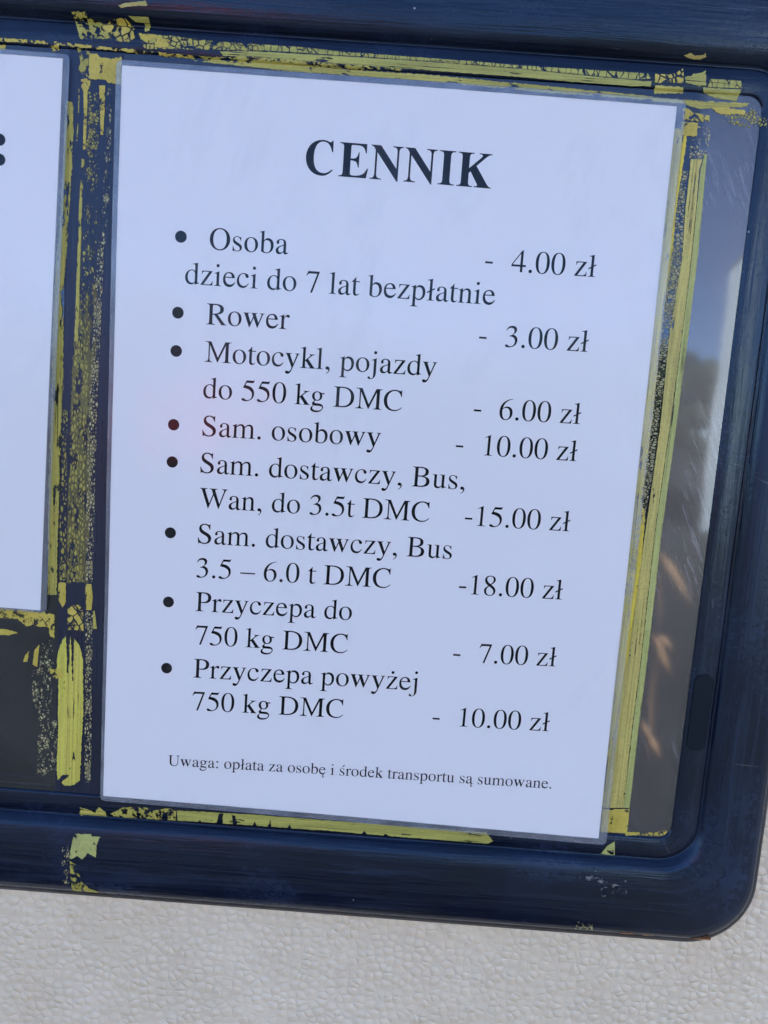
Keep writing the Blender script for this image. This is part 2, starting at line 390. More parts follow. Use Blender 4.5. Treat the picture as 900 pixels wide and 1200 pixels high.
# lining behind the pane, and the curtain inside
lx0, lx1, ly0, ly1, lz0, lz1 = OX0-28, OX1+28, OY0-28, OY1+28, -150, -11
v = [W(x, y, z) for z in (lz1, lz0) for x, y in ((lx0, ly0), (lx1, ly0), (lx1, ly1), (lx0, ly1))]
f = [(0, 1, 5, 4), (1, 2, 6, 5), (2, 3, 7, 6), (3, 0, 4, 7), (4, 5, 6, 7)]
part('inner_lining', v, f, M['lining'], win)
v = []; NXC, NYC = 240, 24
for j in range(NYC+1):
    for i in range(NXC+1):
        x = -440 + 570*i/NXC; y = -170 + 330*j/NYC
        v.append(W(x, y, -60 + 5*math.sin(x*.19+math.sin(y*.02)) + 4*noise.noise((x*.03, y*.012, 3))))
f = [(j*(NXC+1)+i, j*(NXC+1)+i+1, (j+1)*(NXC+1)+i+1, (j+1)*(NXC+1)+i) for j in range(NYC) for i in range(NXC)]
o = link_mesh('curtain', v, f, M['curtain'], None, W(-150, -170, -60), True)
tag(o, 'dim brown curtain behind the tinted pane', 'curtain')

# ---------------------------------------------------------------- lettering
# serif letter outlines on a 1000 unit em: (advance, [layer, ...]); a layer is one path string
# M move, L line, C cubic; every M starts a new closed contour, inner contours are counters
def disc(x, y, r):
    k = .5523*r
    return ('M %g %g C %g %g %g %g %g %g C %g %g %g %g %g %g C %g %g %g %g %g %g C %g %g %g %g %g %g '
            % (x+r, y, x+r, y+k, x+k, y+r, x, y+r, x-k, y+r, x-r, y+k, x-r, y, x-r, y-k, x-k, y-r, x, y-r, x+k, y-r, x+r, y-k, x+r, y))
A_ = 'M 442 66 C 420 47 409 42 396 42 C 371 42 365 58 365 107 L 365 300 C 365 405 315 460 213 460 C 121 460 56 415 56 346 C 56 319 72 302 98 302 C 122 302 141 321 141 346 C 141 370 134 372 134 388 C 134 413 163 432 204 432 C 257 432 282 401 282 340 L 282 288 C 160 243 123 226 95 204 C 53 172 37 142 37 98 C 37 32 81 -10 147 -10 C 196 -10 241 13 284 64 C 289 13 309 -10 347 -10 C 380 -10 405 0 442 38 Z M 282 258 L 282 120 C 282 95 278 86 258 72 C 235 56 212 47 189 47 C 152 47 124 80 124 128 C 124 190 170 222 282 258 Z '
C_ = 'M 398 156 L 412 147 C 367 40 305 -10 220 -10 C 101 -10 25 84 25 212 C 25 346 116 460 255 460 C 338 460 402 416 402 357 C 402 331 381 311 354 311 C 331 311 309 328 300 360 L 294 382 C 284 418 271 430 232 430 C 152 430 97 356 97 253 C 97 135 159 58 253 58 C 311 58 348 82 398 156 Z '
E_ = 'M 408 164 L 424 157 C 389 50 318 -10 229 -10 C 102 -10 25 82 25 223 C 25 372 111 460 231 460 C 330 460 394 397 405 277 L 97 277 C 100 221 105 193 119 160 C 142 104 189 72 248 72 C 315 72 361 100 408 164 Z M 99 309 L 304 309 C 294 387 269 423 210 423 C 152 423 111 381 99 309 Z '
L_ = 'M 178 683 L 182 681 L 182 84 C 182 29 190 20 257 15 L 257 0 L 21 0 L 21 15 C 88 19 98 27 98 84 L 98 564 C 98 614 90 625 60 625 C 50 625 37 624 19 623 L 19 639 C 80 655 128 668 178 683 Z '
O_ = 'M 470 231 C 470 90 372 -10 246 -10 C 121 -10 29 86 29 223 C 29 366 119 460 250 460 C 378 460 470 367 470 231 Z M 380 204 C 380 347 325 432 239 432 C 166 432 119 366 119 264 C 119 120 173 18 262 18 C 334 18 380 87 380 204 Z '
S_ = 'M 315 326 L 311 445 L 302 445 C 293 434 289 432 281 432 C 275 432 268 434 259 439 C 236 452 210 460 187 460 C 105 460 50 410 50 337 C 50 279 82 239 167 191 L 225 158 C 260 138 277 114 277 83 C 277 39 245 11 195 11 C 129 11 95 48 68 154 L 52 154 L 52 -8 L 65 -8 C 72 4 76 6 88 6 C 97 6 111 4 134 -2 C 162 -8 181 -10 197 -10 C 283 -10 348 42 348 115 C 348 167 323 201 261 238 L 149 304 C 120 321 104 348 104 377 C 104 414 134 438 180 438 C 237 438 267 405 299 326 Z '
Z_ = 'M 418 140 L 409 0 L 27 0 L 27 15 L 293 420 L 164 420 C 107 420 88 406 78 338 L 62 338 L 66 450 L 401 450 L 401 435 L 132 30 L 265 30 C 350 30 378 48 402 143 Z '
ITOP = 'M 175 460 L 179 457 L 179 102 C 179 28 186 20 253 15 L 253 0 L 16 0 L 16 15 C 84 19 95 29 95 102 L 95 336 C 95 371 89 384 65 384 C 52 384 35 381 20 378 L 20 394 Z '
def ogon(x):
    return ('M %g 6 C %g -35 %g -75 %g -118 C %g -170 %g -205 %g -205 C %g -205 %g -190 %g -165 L %g -152 C %g -168 %g -174 %g -172 C %g -170 %g -150 %g -120 C %g -80 %g -40 %g 4 Z '
            % (x, x-40, x-75, x-75, x-75, x-48, x, x+40, x+62, x+80, x+70, x+52, x+40, x+28, x+2, x-12, x-12, x-12, x+12, x+45))
GLYPHS = {
 ' ': (250, []),
 'a': (444, [A_]), 'ą': (444, [A_, ogon(380)]),
 'b': (500, ['M 153 683 L 157 681 L 157 379 C 177 428 225 460 283 460 C 393 460 468 370 468 240 C 468 90 370 -10 240 -10 C 164 -10 73 28 73 60 L 73 573 C 73 617 66 625 28 625 L 3 623 L 3 639 C 60 654 105 667 153 683 Z M 157 324 C 157 360 200 396 248 396 C 325 396 377 320 377 208 C 377 92 330 18 255 18 C 206 18 157 42 157 66 Z']),
 'c': (444, [C_]),
 'd': (500, ['M 491 58 L 491 41 C 420 20 380 7 347 -10 L 342 -8 L 342 56 C 305 11 270 -10 222 -10 C 108 -10 27 82 27 212 C 27 352 126 460 254 460 C 288 460 313 450 342 423 L 342 567 C 342 617 334 625 285 625 L 266 624 L 266 640 C 330 655 370 665 422 683 L 426 681 L 426 119 C 426 68 434 58 474 57 Z M 342 98 L 342 330 C 342 384 299 432 240 432 C 162 432 113 357 113 239 C 113 120 168 47 253 47 C 292 47 326 68 342 98 Z']),
 'e': (444, [E_]), 'ę': (444, [E_, ogon(300)]),
 'g': (500, ['M 470 416 L 470 377 L 387 377 C 397 352 401 334 401 311 C 401 222 334 155 240 155 C 228 155 215 156 190 160 C 168 148 152 126 152 108 C 152 90 166 80 204 78 L 298 74 C 392 70 447 24 447 -44 C 447 -142 338 -218 203 -218 C 104 -218 28 -172 28 -111 C 28 -70 56 -36 118 4 C 88 20 76 36 76 58 C 76 88 98 118 154 164 C 98 192 66 244 66 306 C 66 394 138 460 236 460 C 268 460 296 453 330 438 C 348 430 362 420 382 416 Z M 238 432 C 184 432 148 392 148 330 C 148 246 184 184 236 184 C 288 184 322 224 322 290 C 322 374 290 432 238 432 Z M 136 -2 C 108 -32 98 -52 98 -78 C 98 -128 152 -158 242 -158 C 342 -158 410 -118 410 -60 C 410 -28 386 -12 330 -10 C 262 -8 196 -6 136 -2 Z']),
 'i': (278, [ITOP + disc(129, 632, 51)]),
 'j': (278, ['M 188 460 L 193 457 L 193 -5 C 193 -130 130 -218 10 -218 C -40 -218 -70 -198 -70 -171 C -70 -148 -54 -132 -32 -132 C -12 -132 5 -145 14 -166 C 24 -188 32 -192 48 -192 C 92 -192 109 -150 109 -62 L 109 330 C 109 374 102 384 79 384 C 66 384 50 381 33 378 L 33 394 Z ' + disc(143, 632, 51)]),
 'k': (500, ['M 162 683 L 167 680 L 167 261 L 297 377 C 322 399 324 402 324 411 C 324 425 315 431 282 434 L 282 450 L 479 450 L 479 435 C 415 430 398 421 321 354 L 260 298 L 405 108 C 452 47 472 18 505 15 L 505 0 L 280 0 L 280 15 L 292 16 C 318 17 324 22 324 33 C 324 44 305 70 297 80 L 186 228 L 167 212 L 167 93 C 167 28 175 21 243 15 L 243 0 L 7 0 L 7 15 C 75 21 83 33 83 91 L 83 564 C 83 616 76 625 43 625 C 33 625 24 625 10 624 L 10 640 C 66 653 105 664 162 683 Z']),
 'l': (278, [L_]), 'ł': (278, [L_, 'M 20 268 L 258 398 L 258 352 L 20 222 Z']),
 'm': (778, ['M 153 460 L 158 458 L 158 384 C 222 444 262 460 302 460 C 364 460 404 430 421 374 C 482 438 528 460 584 460 C 664 460 705 402 705 283 L 705 82 C 705 30 716 19 775 15 L 775 0 L 555 0 L 555 15 C 609 19 621 30 621 87 L 621 304 C 621 374 599 405 549 405 C 507 405 471 384 432 340 L 432 82 C 432 28 442 19 504 15 L 504 0 L 284 0 L 284 15 C 338 19 348 30 348 82 L 348 304 C 348 371 326 405 283 405 C 245 405 203 386 160 345 L 160 67 C 160 27 170 19 226 15 L 226 0 L 16 0 L 16 15 C 66 19 76 30 76 82 L 76 338 C 76 379 68 390 46 390 C 37 390 29 389 19 386 L 19 401 C 68 417 106 430 153 460 Z']),
 'n': (500, ['M 153 460 L 158 458 L 158 381 C 215 440 254 460 300 460 C 378 460 420 405 420 305 L 420 92 C 420 30 430 20 485 15 L 485 0 L 271 0 L 271 15 C 326 20 336 32 336 106 L 336 301 C 336 370 313 404 268 404 C 230 404 197 386 160 344 L 160 72 C 160 30 171 19 230 15 L 230 0 L 18 0 L 18 15 C 66 19 76 33 76 81 L 76 338 C 76 379 69 390 46 390 C 33 390 24 389 16 386 L 16 401 C 65 417 104 430 153 460 Z']),
 'o': (500, [O_]),
 'p': (500, ['M 154 460 L 159 458 L 159 385 C 198 437 234 460 288 460 C 397 460 470 370 470 242 C 470 94 385 -10 268 -10 C 226 -10 194 2 159 37 L 159 -110 C 159 -185 171 -198 247 -199 L 247 -217 L 5 -217 L 5 -200 C 65 -194 75 -185 75 -130 L 75 330 C 75 379 69 388 41 388 C 32 388 20 387 9 386 L 9 401 C 68 418 107 432 154 460 Z M 159 335 L 159 107 C 159 71 206 32 262 32 C 333 32 382 105 382 209 C 382 323 333 396 257 396 C 207 396 159 364 159 335 Z']),
 'r': (333, ['M 155 460 L 160 457 L 160 365 C 205 436 238 460 278 460 C 312 460 335 440 335 406 C 335 379 321 363 298 363 C 285 363 273 368 257 382 C 246 392 238 396 232 396 C 206 396 160 341 160 312 L 160 90 C 160 31 176 20 245 15 L 245 0 L 5 0 L 5 15 C 64 22 76 35 76 90 L 76 334 C 76 377 68 390 42 390 C 30 390 21 389 7 386 L 7 402 C 64 420 100 434 155 460 Z']),
 's': (389, [S_]), 'ś': (389, [S_ + 'M 160 507 L 182 507 L 312 608 C 330 622 334 636 334 647 C 334 666 320 678 300 678 C 282 678 268 668 256 648 Z']),
 't': (278, ['M 279 450 L 154 450 L 154 566 C 154 576 152 579 146 579 C 139 571 134 563 127 554 C 92 507 57 462 20 437 C 15 433 13 430 13 426 L 13 418 L 70 418 L 70 117 C 70 33 100 -10 158 -10 C 206 -10 243 13 275 63 L 262 74 C 241 50 225 41 203 41 C 168 41 154 66 154 127 L 154 418 L 279 418 Z']),
 'u': (500, ['M 405 450 L 405 108 C 405 62 415 51 479 50 L 479 36 C 430 24 390 11 333 -9 L 329 -7 L 329 71 C 287 10 243 -10 197 -10 C 110 -10 71 45 71 133 L 71 375 C 71 422 62 432 9 434 L 9 450 L 155 450 L 155 139 C 155 80 179 47 224 47 C 267 47 300 68 317 87 C 320 91 321 96 321 110 L 321 383 C 321 424 313 431 250 433 L 250 450 Z']),
 'w': (722, ['M 694 450 L 694 435 C 660 431 651 424 633 375 L 491 -1 C 487 -11 481 -14 477 -14 C 473 -14 468 -10 464 1 L 349 287 L 235 -1 C 231 -11 227 -14 223 -14 C 219 -14 213 -9 209 1 L 78 350 C 53 420 43 432 21 435 L 21 450 L 218 450 L 218 435 C 181 433 172 427 172 411 C 172 402 175 390 181 374 L 259 156 L 332 341 L 325 366 C 305 424 297 433 261 435 L 261 450 L 470 450 L 470 435 C 428 431 418 424 418 408 C 418 400 420 388 425 375 L 509 151 L 586 361 C 592 378 595 393 595 404 C 595 424 584 432 548 435 L 548 450 Z']),
 'y': (500, ['M 475 450 L 475 435 C 446 431 437 421 418 374 L 262 -37 C 215 -161 177 -218 106 -218 C 60 -218 30 -191 30 -157 C 30 -131 48 -114 74 -114 C 92 -114 108 -119 125 -126 C 137 -131 146 -134 153 -134 C 172 -134 203 -92 219 -47 L 232 -6 L 87 340 C 60 408 42 430 14 434 L 14 450 L 219 450 L 219 435 C 180 433 170 427 170 411 C 170 404 173 392 179 378 L 280 122 L 371 375 C 375 387 378 398 378 408 C 378 425 366 432 329 435 L 329 450 Z']),
 'z': (444, [Z_]), 'ż': (444, [Z_ + disc(232, 590, 52)]),
 'B': (667, ['M 17 662 L 294 662 C 452 662 547 602 547 504 C 547 426 505 382 406 356 C 525 336 593 276 593 184 C 593 64 498 0 313 0 L 17 0 L 17 19 C 92 24 102 34 102 113 L 102 553 C 102 625 92 637 17 643 Z M 204 596 C 204 616 212 624 234 624 L 283 624 C 395 624 440 584 440 504 C 440 418 390 378 283 376 L 204 376 Z M 204 338 L 305 336 C 425 330 481 290 481 192 C 481 90 410 38 288 38 C 222 38 204 46 204 78 Z']),
 'C': (667, ['M 605 676 L 589 676 C 582 654 573 643 556 643 C 546 643 535 646 514 655 C 471 669 428 676 385 676 C 178 676 28 530 28 329 C 28 127 165 -14 364 -14 C 480 -14 564 26 633 113 L 617 129 C 548 57 477 27 397 27 C 237 27 142 141 142 342 C 142 440 173 519 230 571 C 275 614 325 636 380 636 C 488 636 552 570 585 457 L 608 457 Z']),
 'D': (722, ['M 16 662 L 305 662 C 532 662 685 540 685 335 C 685 232 645 140 573 81 C 505 25 415 0 308 0 L 16 0 L 16 19 C 88 24 101 35 101 112 L 101 553 C 101 627 92 637 16 643 Z M 203 586 C 203 616 217 624 271 624 C 475 624 576 530 576 330 C 576 130 475 38 272 38 C 219 38 203 47 203 80 Z']),
 'M': (889, ['M 863 662 L 863 643 C 794 637 783 627 783 553 L 783 109 C 783 33 794 24 863 19 L 863 0 L 595 0 L 595 19 C 669 24 681 36 681 119 L 681 542 L 440 0 L 426 0 L 173 544 L 173 147 C 173 41 187 24 269 19 L 269 0 L 12 0 L 12 19 C 103 26 132 41 132 147 L 132 553 C 132 626 115 639 14 643 L 14 662 L 212 662 L 443 157 L 665 662 Z']),
 'O': (722, ['M 688 331 C 688 130 545 -14 361 -14 C 178 -14 34 128 34 331 C 34 535 178 676 361 676 C 545 676 688 533 688 331 Z M 574 331 C 574 520 495 640 361 640 C 227 640 148 523 148 331 C 148 140 227 22 361 22 C 495 22 574 141 574 331 Z']),
 'P': (556, ['M 16 662 L 296 662 C 460 662 542 590 542 477 C 542 360 457 290 318 290 C 280 290 250 291 202 296 L 202 109 C 202 33 215 23 291 19 L 291 0 L 16 0 L 16 19 C 90 26 100 36 100 119 L 100 553 C 100 626 91 638 16 643 Z M 202 588 C 202 616 211 624 253 624 C 370 624 430 579 430 481 C 430 380 369 328 255 328 C 236 328 223 329 202 331 Z']),
 'R': (667, ['M 17 662 L 294 662 C 469 662 560 602 560 498 C 560 455 545 414 514 388 C 479 358 445 345 370 330 L 568 80 C 607 32 620 25 659 19 L 659 0 L 498 0 L 262 318 L 206 315 L 206 109 C 206 37 219 23 294 19 L 294 0 L 17 0 L 17 19 C 92 26 102 38 102 117 L 102 553 C 102 624 94 636 17 643 Z M 206 589 C 206 615 216 624 258 624 C 385 624 446 584 446 490 C 446 395 380 353 206 349 Z']),
 'S': (556, ['M 449 676 L 433 676 C 429 654 420 643 407 643 C 398 643 384 647 366 655 C 330 669 300 676 263 676 C 150 676 75 606 75 505 C 75 414 124 362 240 301 C 340 248 386 215 386 149 C 386 75 336 26 260 26 C 168 26 106 85 66 199 L 42 199 L 61 -13 L 80 -13 C 84 10 92 18 104 18 C 113 18 125 15 143 8 C 182 -7 219 -14 259 -14 C 391 -14 491 64 491 177 C 491 263 442 321 329 381 C 200 450 157 483 157 545 C 157 602 200 638 264 638 C 346 638 400 580 424 477 L 446 477 Z']),
 'U': (722, ['M 705 662 L 705 643 C 633 636 616 620 616 545 L 616 250 C 616 70 530 -14 369 -14 C 195 -14 102 75 102 240 L 102 553 C 102 627 92 638 14 643 L 14 662 L 295 662 L 295 643 C 216 637 204 627 204 553 L 204 240 C 204 96 272 30 382 30 C 510 30 575 104 575 259 L 575 540 C 575 622 560 637 480 643 L 480 662 Z']),
 'W': (944, ['M 932 662 L 932 643 C 882 636 868 620 840 541 L 650 -11 L 634 -11 L 470 433 L 305 -11 L 289 -11 L 86 573 C 70 627 58 638 5 643 L 5 662 L 260 662 L 260 643 C 206 641 190 634 190 609 C 190 600 192 585 196 573 L 332 170 L 446 484 L 416 573 C 399 626 386 639 327 643 L 327 662 L 599 662 L 599 643 C 541 640 524 632 524 607 C 524 596 527 580 531 567 L 668 163 L 800 552 C 805 568 808 590 808 603 C 808 630 790 640 735 643 L 735 662 Z']),
 '0': (500, ['M 476 330 C 476 115 393 -14 250 -14 C 107 -14 24 118 24 335 C 24 543 110 676 254 676 C 390 676 476 540 476 330 Z M 380 325 C 380 538 336 650 248 650 C 165 650 120 537 120 336 C 120 128 165 12 250 12 C 335 12 380 123 380 325 Z']),
 '1': (500, ['M 291 676 L 299 674 L 299 75 C 299 30 313 18 394 15 L 394 0 L 118 0 L 118 15 C 200 18 215 30 215 88 L 215 546 C 215 580 206 593 188 593 C 175 593 150 583 111 568 L 111 585 Z']),
 '3': (500, ['M 61 510 L 45 514 C 75 612 145 676 242 676 C 334 676 390 628 390 555 C 390 500 358 447 284 400 C 380 372 431 310 431 225 C 431 80 320 -14 150 -14 C 85 -14 43 8 43 43 C 43 65 60 80 83 80 C 103 80 118 73 148 52 C 172 34 190 26 213 26 C 290 26 348 95 348 182 C 348 285 280 340 153 340 L 153 355 C 250 378 308 425 308 510 C 308 570 270 606 208 606 C 150 606 105 577 61 510 Z']),
 '4': (500, ['M 473 167 L 371 167 L 371 0 L 292 0 L 292 167 L 12 167 L 12 231 L 327 676 L 370 676 L 370 231 L 473 231 Z M 291 231 L 291 571 L 52 231 Z']),
 '5': (500, ['M 438 681 L 429 688 C 416 670 407 662 388 662 L 174 662 L 64 425 C 63 422 65 419 68 417 C 110 412 150 405 190 392 C 310 354 365 295 365 200 C 365 95 300 27 213 27 C 185 27 167 36 138 58 C 110 79 95 84 74 84 C 48 84 32 70 32 47 C 32 10 80 -14 150 -14 C 322 -14 438 95 438 238 C 438 330 405 395 345 440 C 295 475 240 493 142 504 L 181 584 L 371 584 C 396 584 405 588 411 603 Z']),
 '6': (500, ['M 446 684 C 190 655 34 480 34 264 C 34 90 115 -14 245 -14 C 375 -14 468 88 468 225 C 468 345 395 428 290 428 C 238 428 198 412 142 368 C 168 520 272 635 448 668 Z M 128 278 C 128 112 174 14 258 14 C 332 14 378 80 378 190 C 378 312 326 378 242 378 C 172 378 128 348 128 278 Z']),
 '7': (500, ['M 449 662 L 449 646 L 237 -8 L 172 -8 L 370 588 L 153 588 C 98 588 78 572 37 506 L 20 515 L 79 662 Z']),
 '8': (500, ['M 445 155 C 445 55 365 -14 248 -14 C 133 -14 56 53 56 152 C 56 225 92 268 184 328 C 95 398 62 450 62 526 C 62 615 140 676 253 676 C 350 676 424 620 424 545 C 424 475 385 425 290 370 C 405 290 445 235 445 155 Z M 258 392 C 325 428 350 475 350 540 C 350 605 310 648 247 648 C 180 648 138 610 138 555 C 138 495 175 448 258 392 Z M 218 308 C 158 265 134 215 134 155 C 134 70 180 14 258 14 C 330 14 371 60 371 127 C 371 190 330 240 218 308 Z']),
 '.': (250, [disc(125, 44, 56)]),
 ',': (250, ['M 80 -141 C 152 -108 196 -52 196 5 C 196 60 160 102 114 102 C 80 102 56 79 56 46 C 56 16 78 -6 110 -6 C 120 -6 130 -2 138 -2 C 146 -2 152 -10 152 -20 C 152 -56 124 -92 74 -126 Z']),
 ':': (278, [disc(136, 44, 56) + disc(136, 404, 56)]),
 '-': (333, ['M 39 257 L 285 257 L 285 194 L 39 194 Z']),
 '–': (500, ['M 0 250 L 500 250 L 500 205 L 0 205 Z']),
}
BOLD = {
 'C': (722, ['M 598 691 L 576 691 C 568 668 556 656 538 656 C 530 656 518 659 500 667 C 456 684 420 691 378 691 C 175 691 28 542 28 338 C 28 132 170 -19 372 -19 C 466 -19 548 24 611 106 L 593 126 C 540 68 480 38 412 38 C 276 38 196 146 196 334 C 196 548 266 658 388 658 C 486 658 548 594 578 462 L 602 462 Z']),
 'E': (667, ['M 641 193 L 608 0 L 16 0 L 16 19 C 90 24 104 36 104 106 L 104 570 C 104 640 92 650 16 657 L 16 676 L 594 676 L 594 492 L 570 492 C 548 606 508 638 370 638 L 306 638 C 268 638 260 630 260 598 L 260 370 C 380 370 402 392 420 500 L 442 500 L 442 202 L 420 202 C 402 308 376 332 260 332 L 260 90 C 260 48 276 38 334 38 C 500 38 566 76 616 193 Z']),
 'I': (389, ['M 20 676 L 370 676 L 370 657 C 288 652 271 641 271 570 L 271 106 C 271 36 288 24 370 19 L 370 0 L 20 0 L 20 19 C 102 24 117 34 117 106 L 117 570 C 117 642 102 652 20 657 Z']),
 'K': (778, ['M 30 676 L 372 676 L 372 657 C 294 652 279 641 279 570 L 279 372 L 490 560 C 534 600 548 616 548 632 C 548 648 534 656 478 657 L 478 676 L 748 676 L 748 657 C 690 652 664 638 588 566 L 432 424 L 660 104 C 706 40 724 24 769 19 L 769 0 L 404 0 L 404 19 C 458 22 474 28 474 46 C 474 58 464 74 448 98 L 314 306 L 279 276 L 279 106 C 279 36 294 24 372 19 L 372 0 L 30 0 L 30 19 C 108 24 123 34 123 106 L 123 570 C 123 642 108 652 30 657 Z']),
 'N': (722, ['M 16 676 L 222 676 L 574 236 L 574 548 C 574 636 556 652 474 657 L 474 676 L 701 676 L 701 657 C 634 650 616 632 616 548 L 616 -18 L 594 -18 L 152 532 L 152 138 C 152 40 172 22 264 19 L 264 0 L 18 0 L 18 19 C 92 24 110 42 110 138 L 110 578 C 82 634 62 652 16 657 Z']),
 ':': (333, [disc(166, 66, 79) + disc(166, 396, 79)]),
}

def parse(path, spl, ox, oy, sx, sy, sh):
    t = path.split(); i = 0; cur = None
    def P(a, b): a = float(a); b = float(b); return (ox + a*sx, oy + b*sy + a*sh)
    conts = []
    while i < len(t):
        c = t[i]
        if c == 'M': cur = [P(t[i+1], t[i+2])]; conts.append(cur); i += 3
        elif c == 'L': cur.append(P(t[i+1], t[i+2])); i += 3
        elif c == 'C':
            p0 = cur[-1]; a, b, d = P(t[i+1], t[i+2]), P(t[i+3], t[i+4]), P(t[i+5], t[i+6])
            for k in range(1, 8):
                s = k/7; u = 1-s
                cur.append(tuple(u**3*p0[j] + 3*u*u*s*a[j] + 3*u*s*s*b[j] + s**3*d[j] for j in (0, 1)))
            i += 7
        else: i += 1
    for c in conts:
        if (Vector(c[0])-Vector(c[-1])).length < 1e-6: c.pop()
    spl += conts
def ink_span(s, font):
    def xs(ch):
        v = []
        for l in font[ch][1]:
            q = []; parse(l, q, 0, 0, 1, 1, 0); v += [p[0] for c in q for p in c]
        return v
    adv = sum(font[c][0] for c in s)
    return min(xs(s[0])), adv - font[s[-1]][0] + max(xs(s[-1]))
def fill_layers(layers, zf, z):
    """each layer: contours filled with counters cut out, laid on the paper"""
    V = []; F = []
    for li, conts in enumerate(layers):
        if not conts: continue
        cu = bpy.data.curves.new('t', 'CURVE'); cu.dimensions = '2D'; cu.fill_mode = 'FRONT'
        for c in conts:
            sp = cu.splines.new('POLY'); sp.points.add(len(c)-1); sp.use_cyclic_u = True
            for k, p in enumerate(c): sp.points[k].co = (p[0], p[1], 0, 1)
        ob = bpy.data.objects.new('t', cu); me = ob.to_mesh()
        b = len(V); V += [W(q.co.x, q.co.y, zf(q.co.x, q.co.y) + z + li*.012) for q in me.vertices]
        F += [tuple(b+k for k in p.vertices) for p in me.polygons]
        ob.to_mesh_clear(); bpy.data.objects.remove(ob); bpy.data.curves.remove(cu)
    return V, F
def write(s, x0, y0, x1, y1, size, font):
    a, b = ink_span(s, font)
    sx = (x1-x0)/(b-a); sy = size/1000; sh = (y1-y0)/(b-a)
    layers = [[], []]; x = x0 - a*sx; y = y0 - a*sh
    for ch in s:
        adv, ls = font[ch]
        for k, l in enumerate(ls): parse(l, layers[k if k == 0 or ch == 'ł' else 1], x, y, sx, sy, sh)
        x += adv*sx; y += adv*sh
    return layers
def circle(cx, cy, r, n=28): return [(cx + r*math.cos(6.28318*k/n), cy + r*math.sin(6.28318*k/n)) for k in range(n)]

# ---------------------------------------------------------------- the laminated sheets
def quad_grid(q, nx, ny, zf, dz):
    v = []
    for j in range(ny+1):
        for i in range(nx+1):
            s, t = i/nx, j/ny
            a = Vector(q[0]).lerp(Vector(q[1]), s); b = Vector(q[3]).lerp(Vector(q[2]), s); p = a.lerp(b, t)
            v.append((p.x, p.y, zf(p.x, p.y)+dz))
    f = [(j*(nx+1)+i, j*(nx+1)+i+1, (j+1)*(nx+1)+i+1, (j+1)*(nx+1)+i) for j in range(ny) for i in range(nx)]
    return [W(*p) for p in v], f
def slab(name, q, nx, ny, zf, d0, d1, mat, root):
    va, fa = quad_grid(q, nx, ny, zf, d1); vb, fb = quad_grid(q, nx, ny, zf, d0); n = len(va)
    rim = [i for i in range(nx+1)] + [(j+1)*(nx+1)-1 for j in range(1, ny+1)] + [ny*(nx+1)+i for i in range(nx-1, -1, -1)] + [j*(nx+1) for j in range(ny-1, 0, -1)]
    f = fa + [tuple(n+k for k in reversed(t)) for t in fb] + [(rim[i], rim[(i+1) % len(rim)], n+rim[(i+1) % len(rim)], n+rim[i]) for i in range(len(rim))]
    return fix_normals(part(name, va+vb, f, mat, root, False))
def border(name, inner, outer_, zf, d0, d1, mat, root):
    """sealed margin of the pouch: a flat ring between the paper edge and the rounded outer edge"""
    def pts(q, r):
        out = []
        for i in range(4):
            p, a, b = Vector(q[i]), Vector(q[i-1]), Vector(q[(i+1) % 4])
            pa = p + (a-p).normalized()*r; pb = p + (b-p).normalized()*r
            for k in range(7):
                s = k/6; out.append(pa*(1-s)**2 + p*2*s*(1-s) + pb*s*s)
            for k in range(1, 30): out.append(pb.lerp(b + (p-b).normalized()*r, k/30))
        return out
    A, B = pts(inner, .05), pts(outer_, 2.6); n = len(A)
    v = [W(p.x, p.y, zf(p.x, p.y)+d) for d in (d1, d0) for q in (A, B) for p in q]
    f = ring_faces(n, 0, n) + ring_faces(n, n, 3*n) + ring_faces(n, 3*n, 2*n) + ring_faces(n, 2*n, 0)
    return fix_normals(part(name, v, f, mat, root))

# the price list, hung on the pane
PQ = [(-106.26, 148.35), (105.34, 147.25), (107.06, -148.69), (-105.59, -146.66)]
FQ = [(-108.43, 150.20), (108.60, 149.76), (110.45, -151.34), (-106.82, -148.71)]
def zp(x, y): return .55 + .38*math.sin(y*.021+.4) + .22*math.sin(x*.031+y*.008) + .15*math.sin(y*.06-x*.02)
pl_root = thing('price_list', W(0, 150, 0), 'laminated white price list headed CENNIK with bulleted prices, taped on the pane', 'price list')
slab('paper', PQ, 30, 40, zp, -.12, 0, M['paper'], pl_root)
slab('film', PQ, 30, 40, zp, .16, .26, M['film'], pl_root)
border('pouch_edge', PQ, FQ, zp, -.15, .25, M['rim'], pl_root)
EM = 12.25
def letter(name, layers, root=pl_root, zf=zp):
    V, F = fill_layers(layers, zf, .03)
    return part(name, V, F, M['ink'], root)
letter('heading', write('CENNIK', -34.1, 113.4, 37.6, 112.6, 18.6, BOLD))
def entry(lines, bullet):
    acc = [[], []]; pr = [[], []]
    for l in lines:
        ly = write(*l, EM, GLYPHS); t = pr if l[0][0] == '-' or l[0].endswith(' zł') else acc
        t[0] += ly[0]; t[1] += ly[1]
    e = letter('price_entry', acc); letter('price', pr, e)
    V, F = fill_layers([[circle(*bullet, 2.3)]], zp, .03)
    part('bullet', V, F, M['ink'], e)
    e['label'] = 'price line reading ' + lines[0][0]
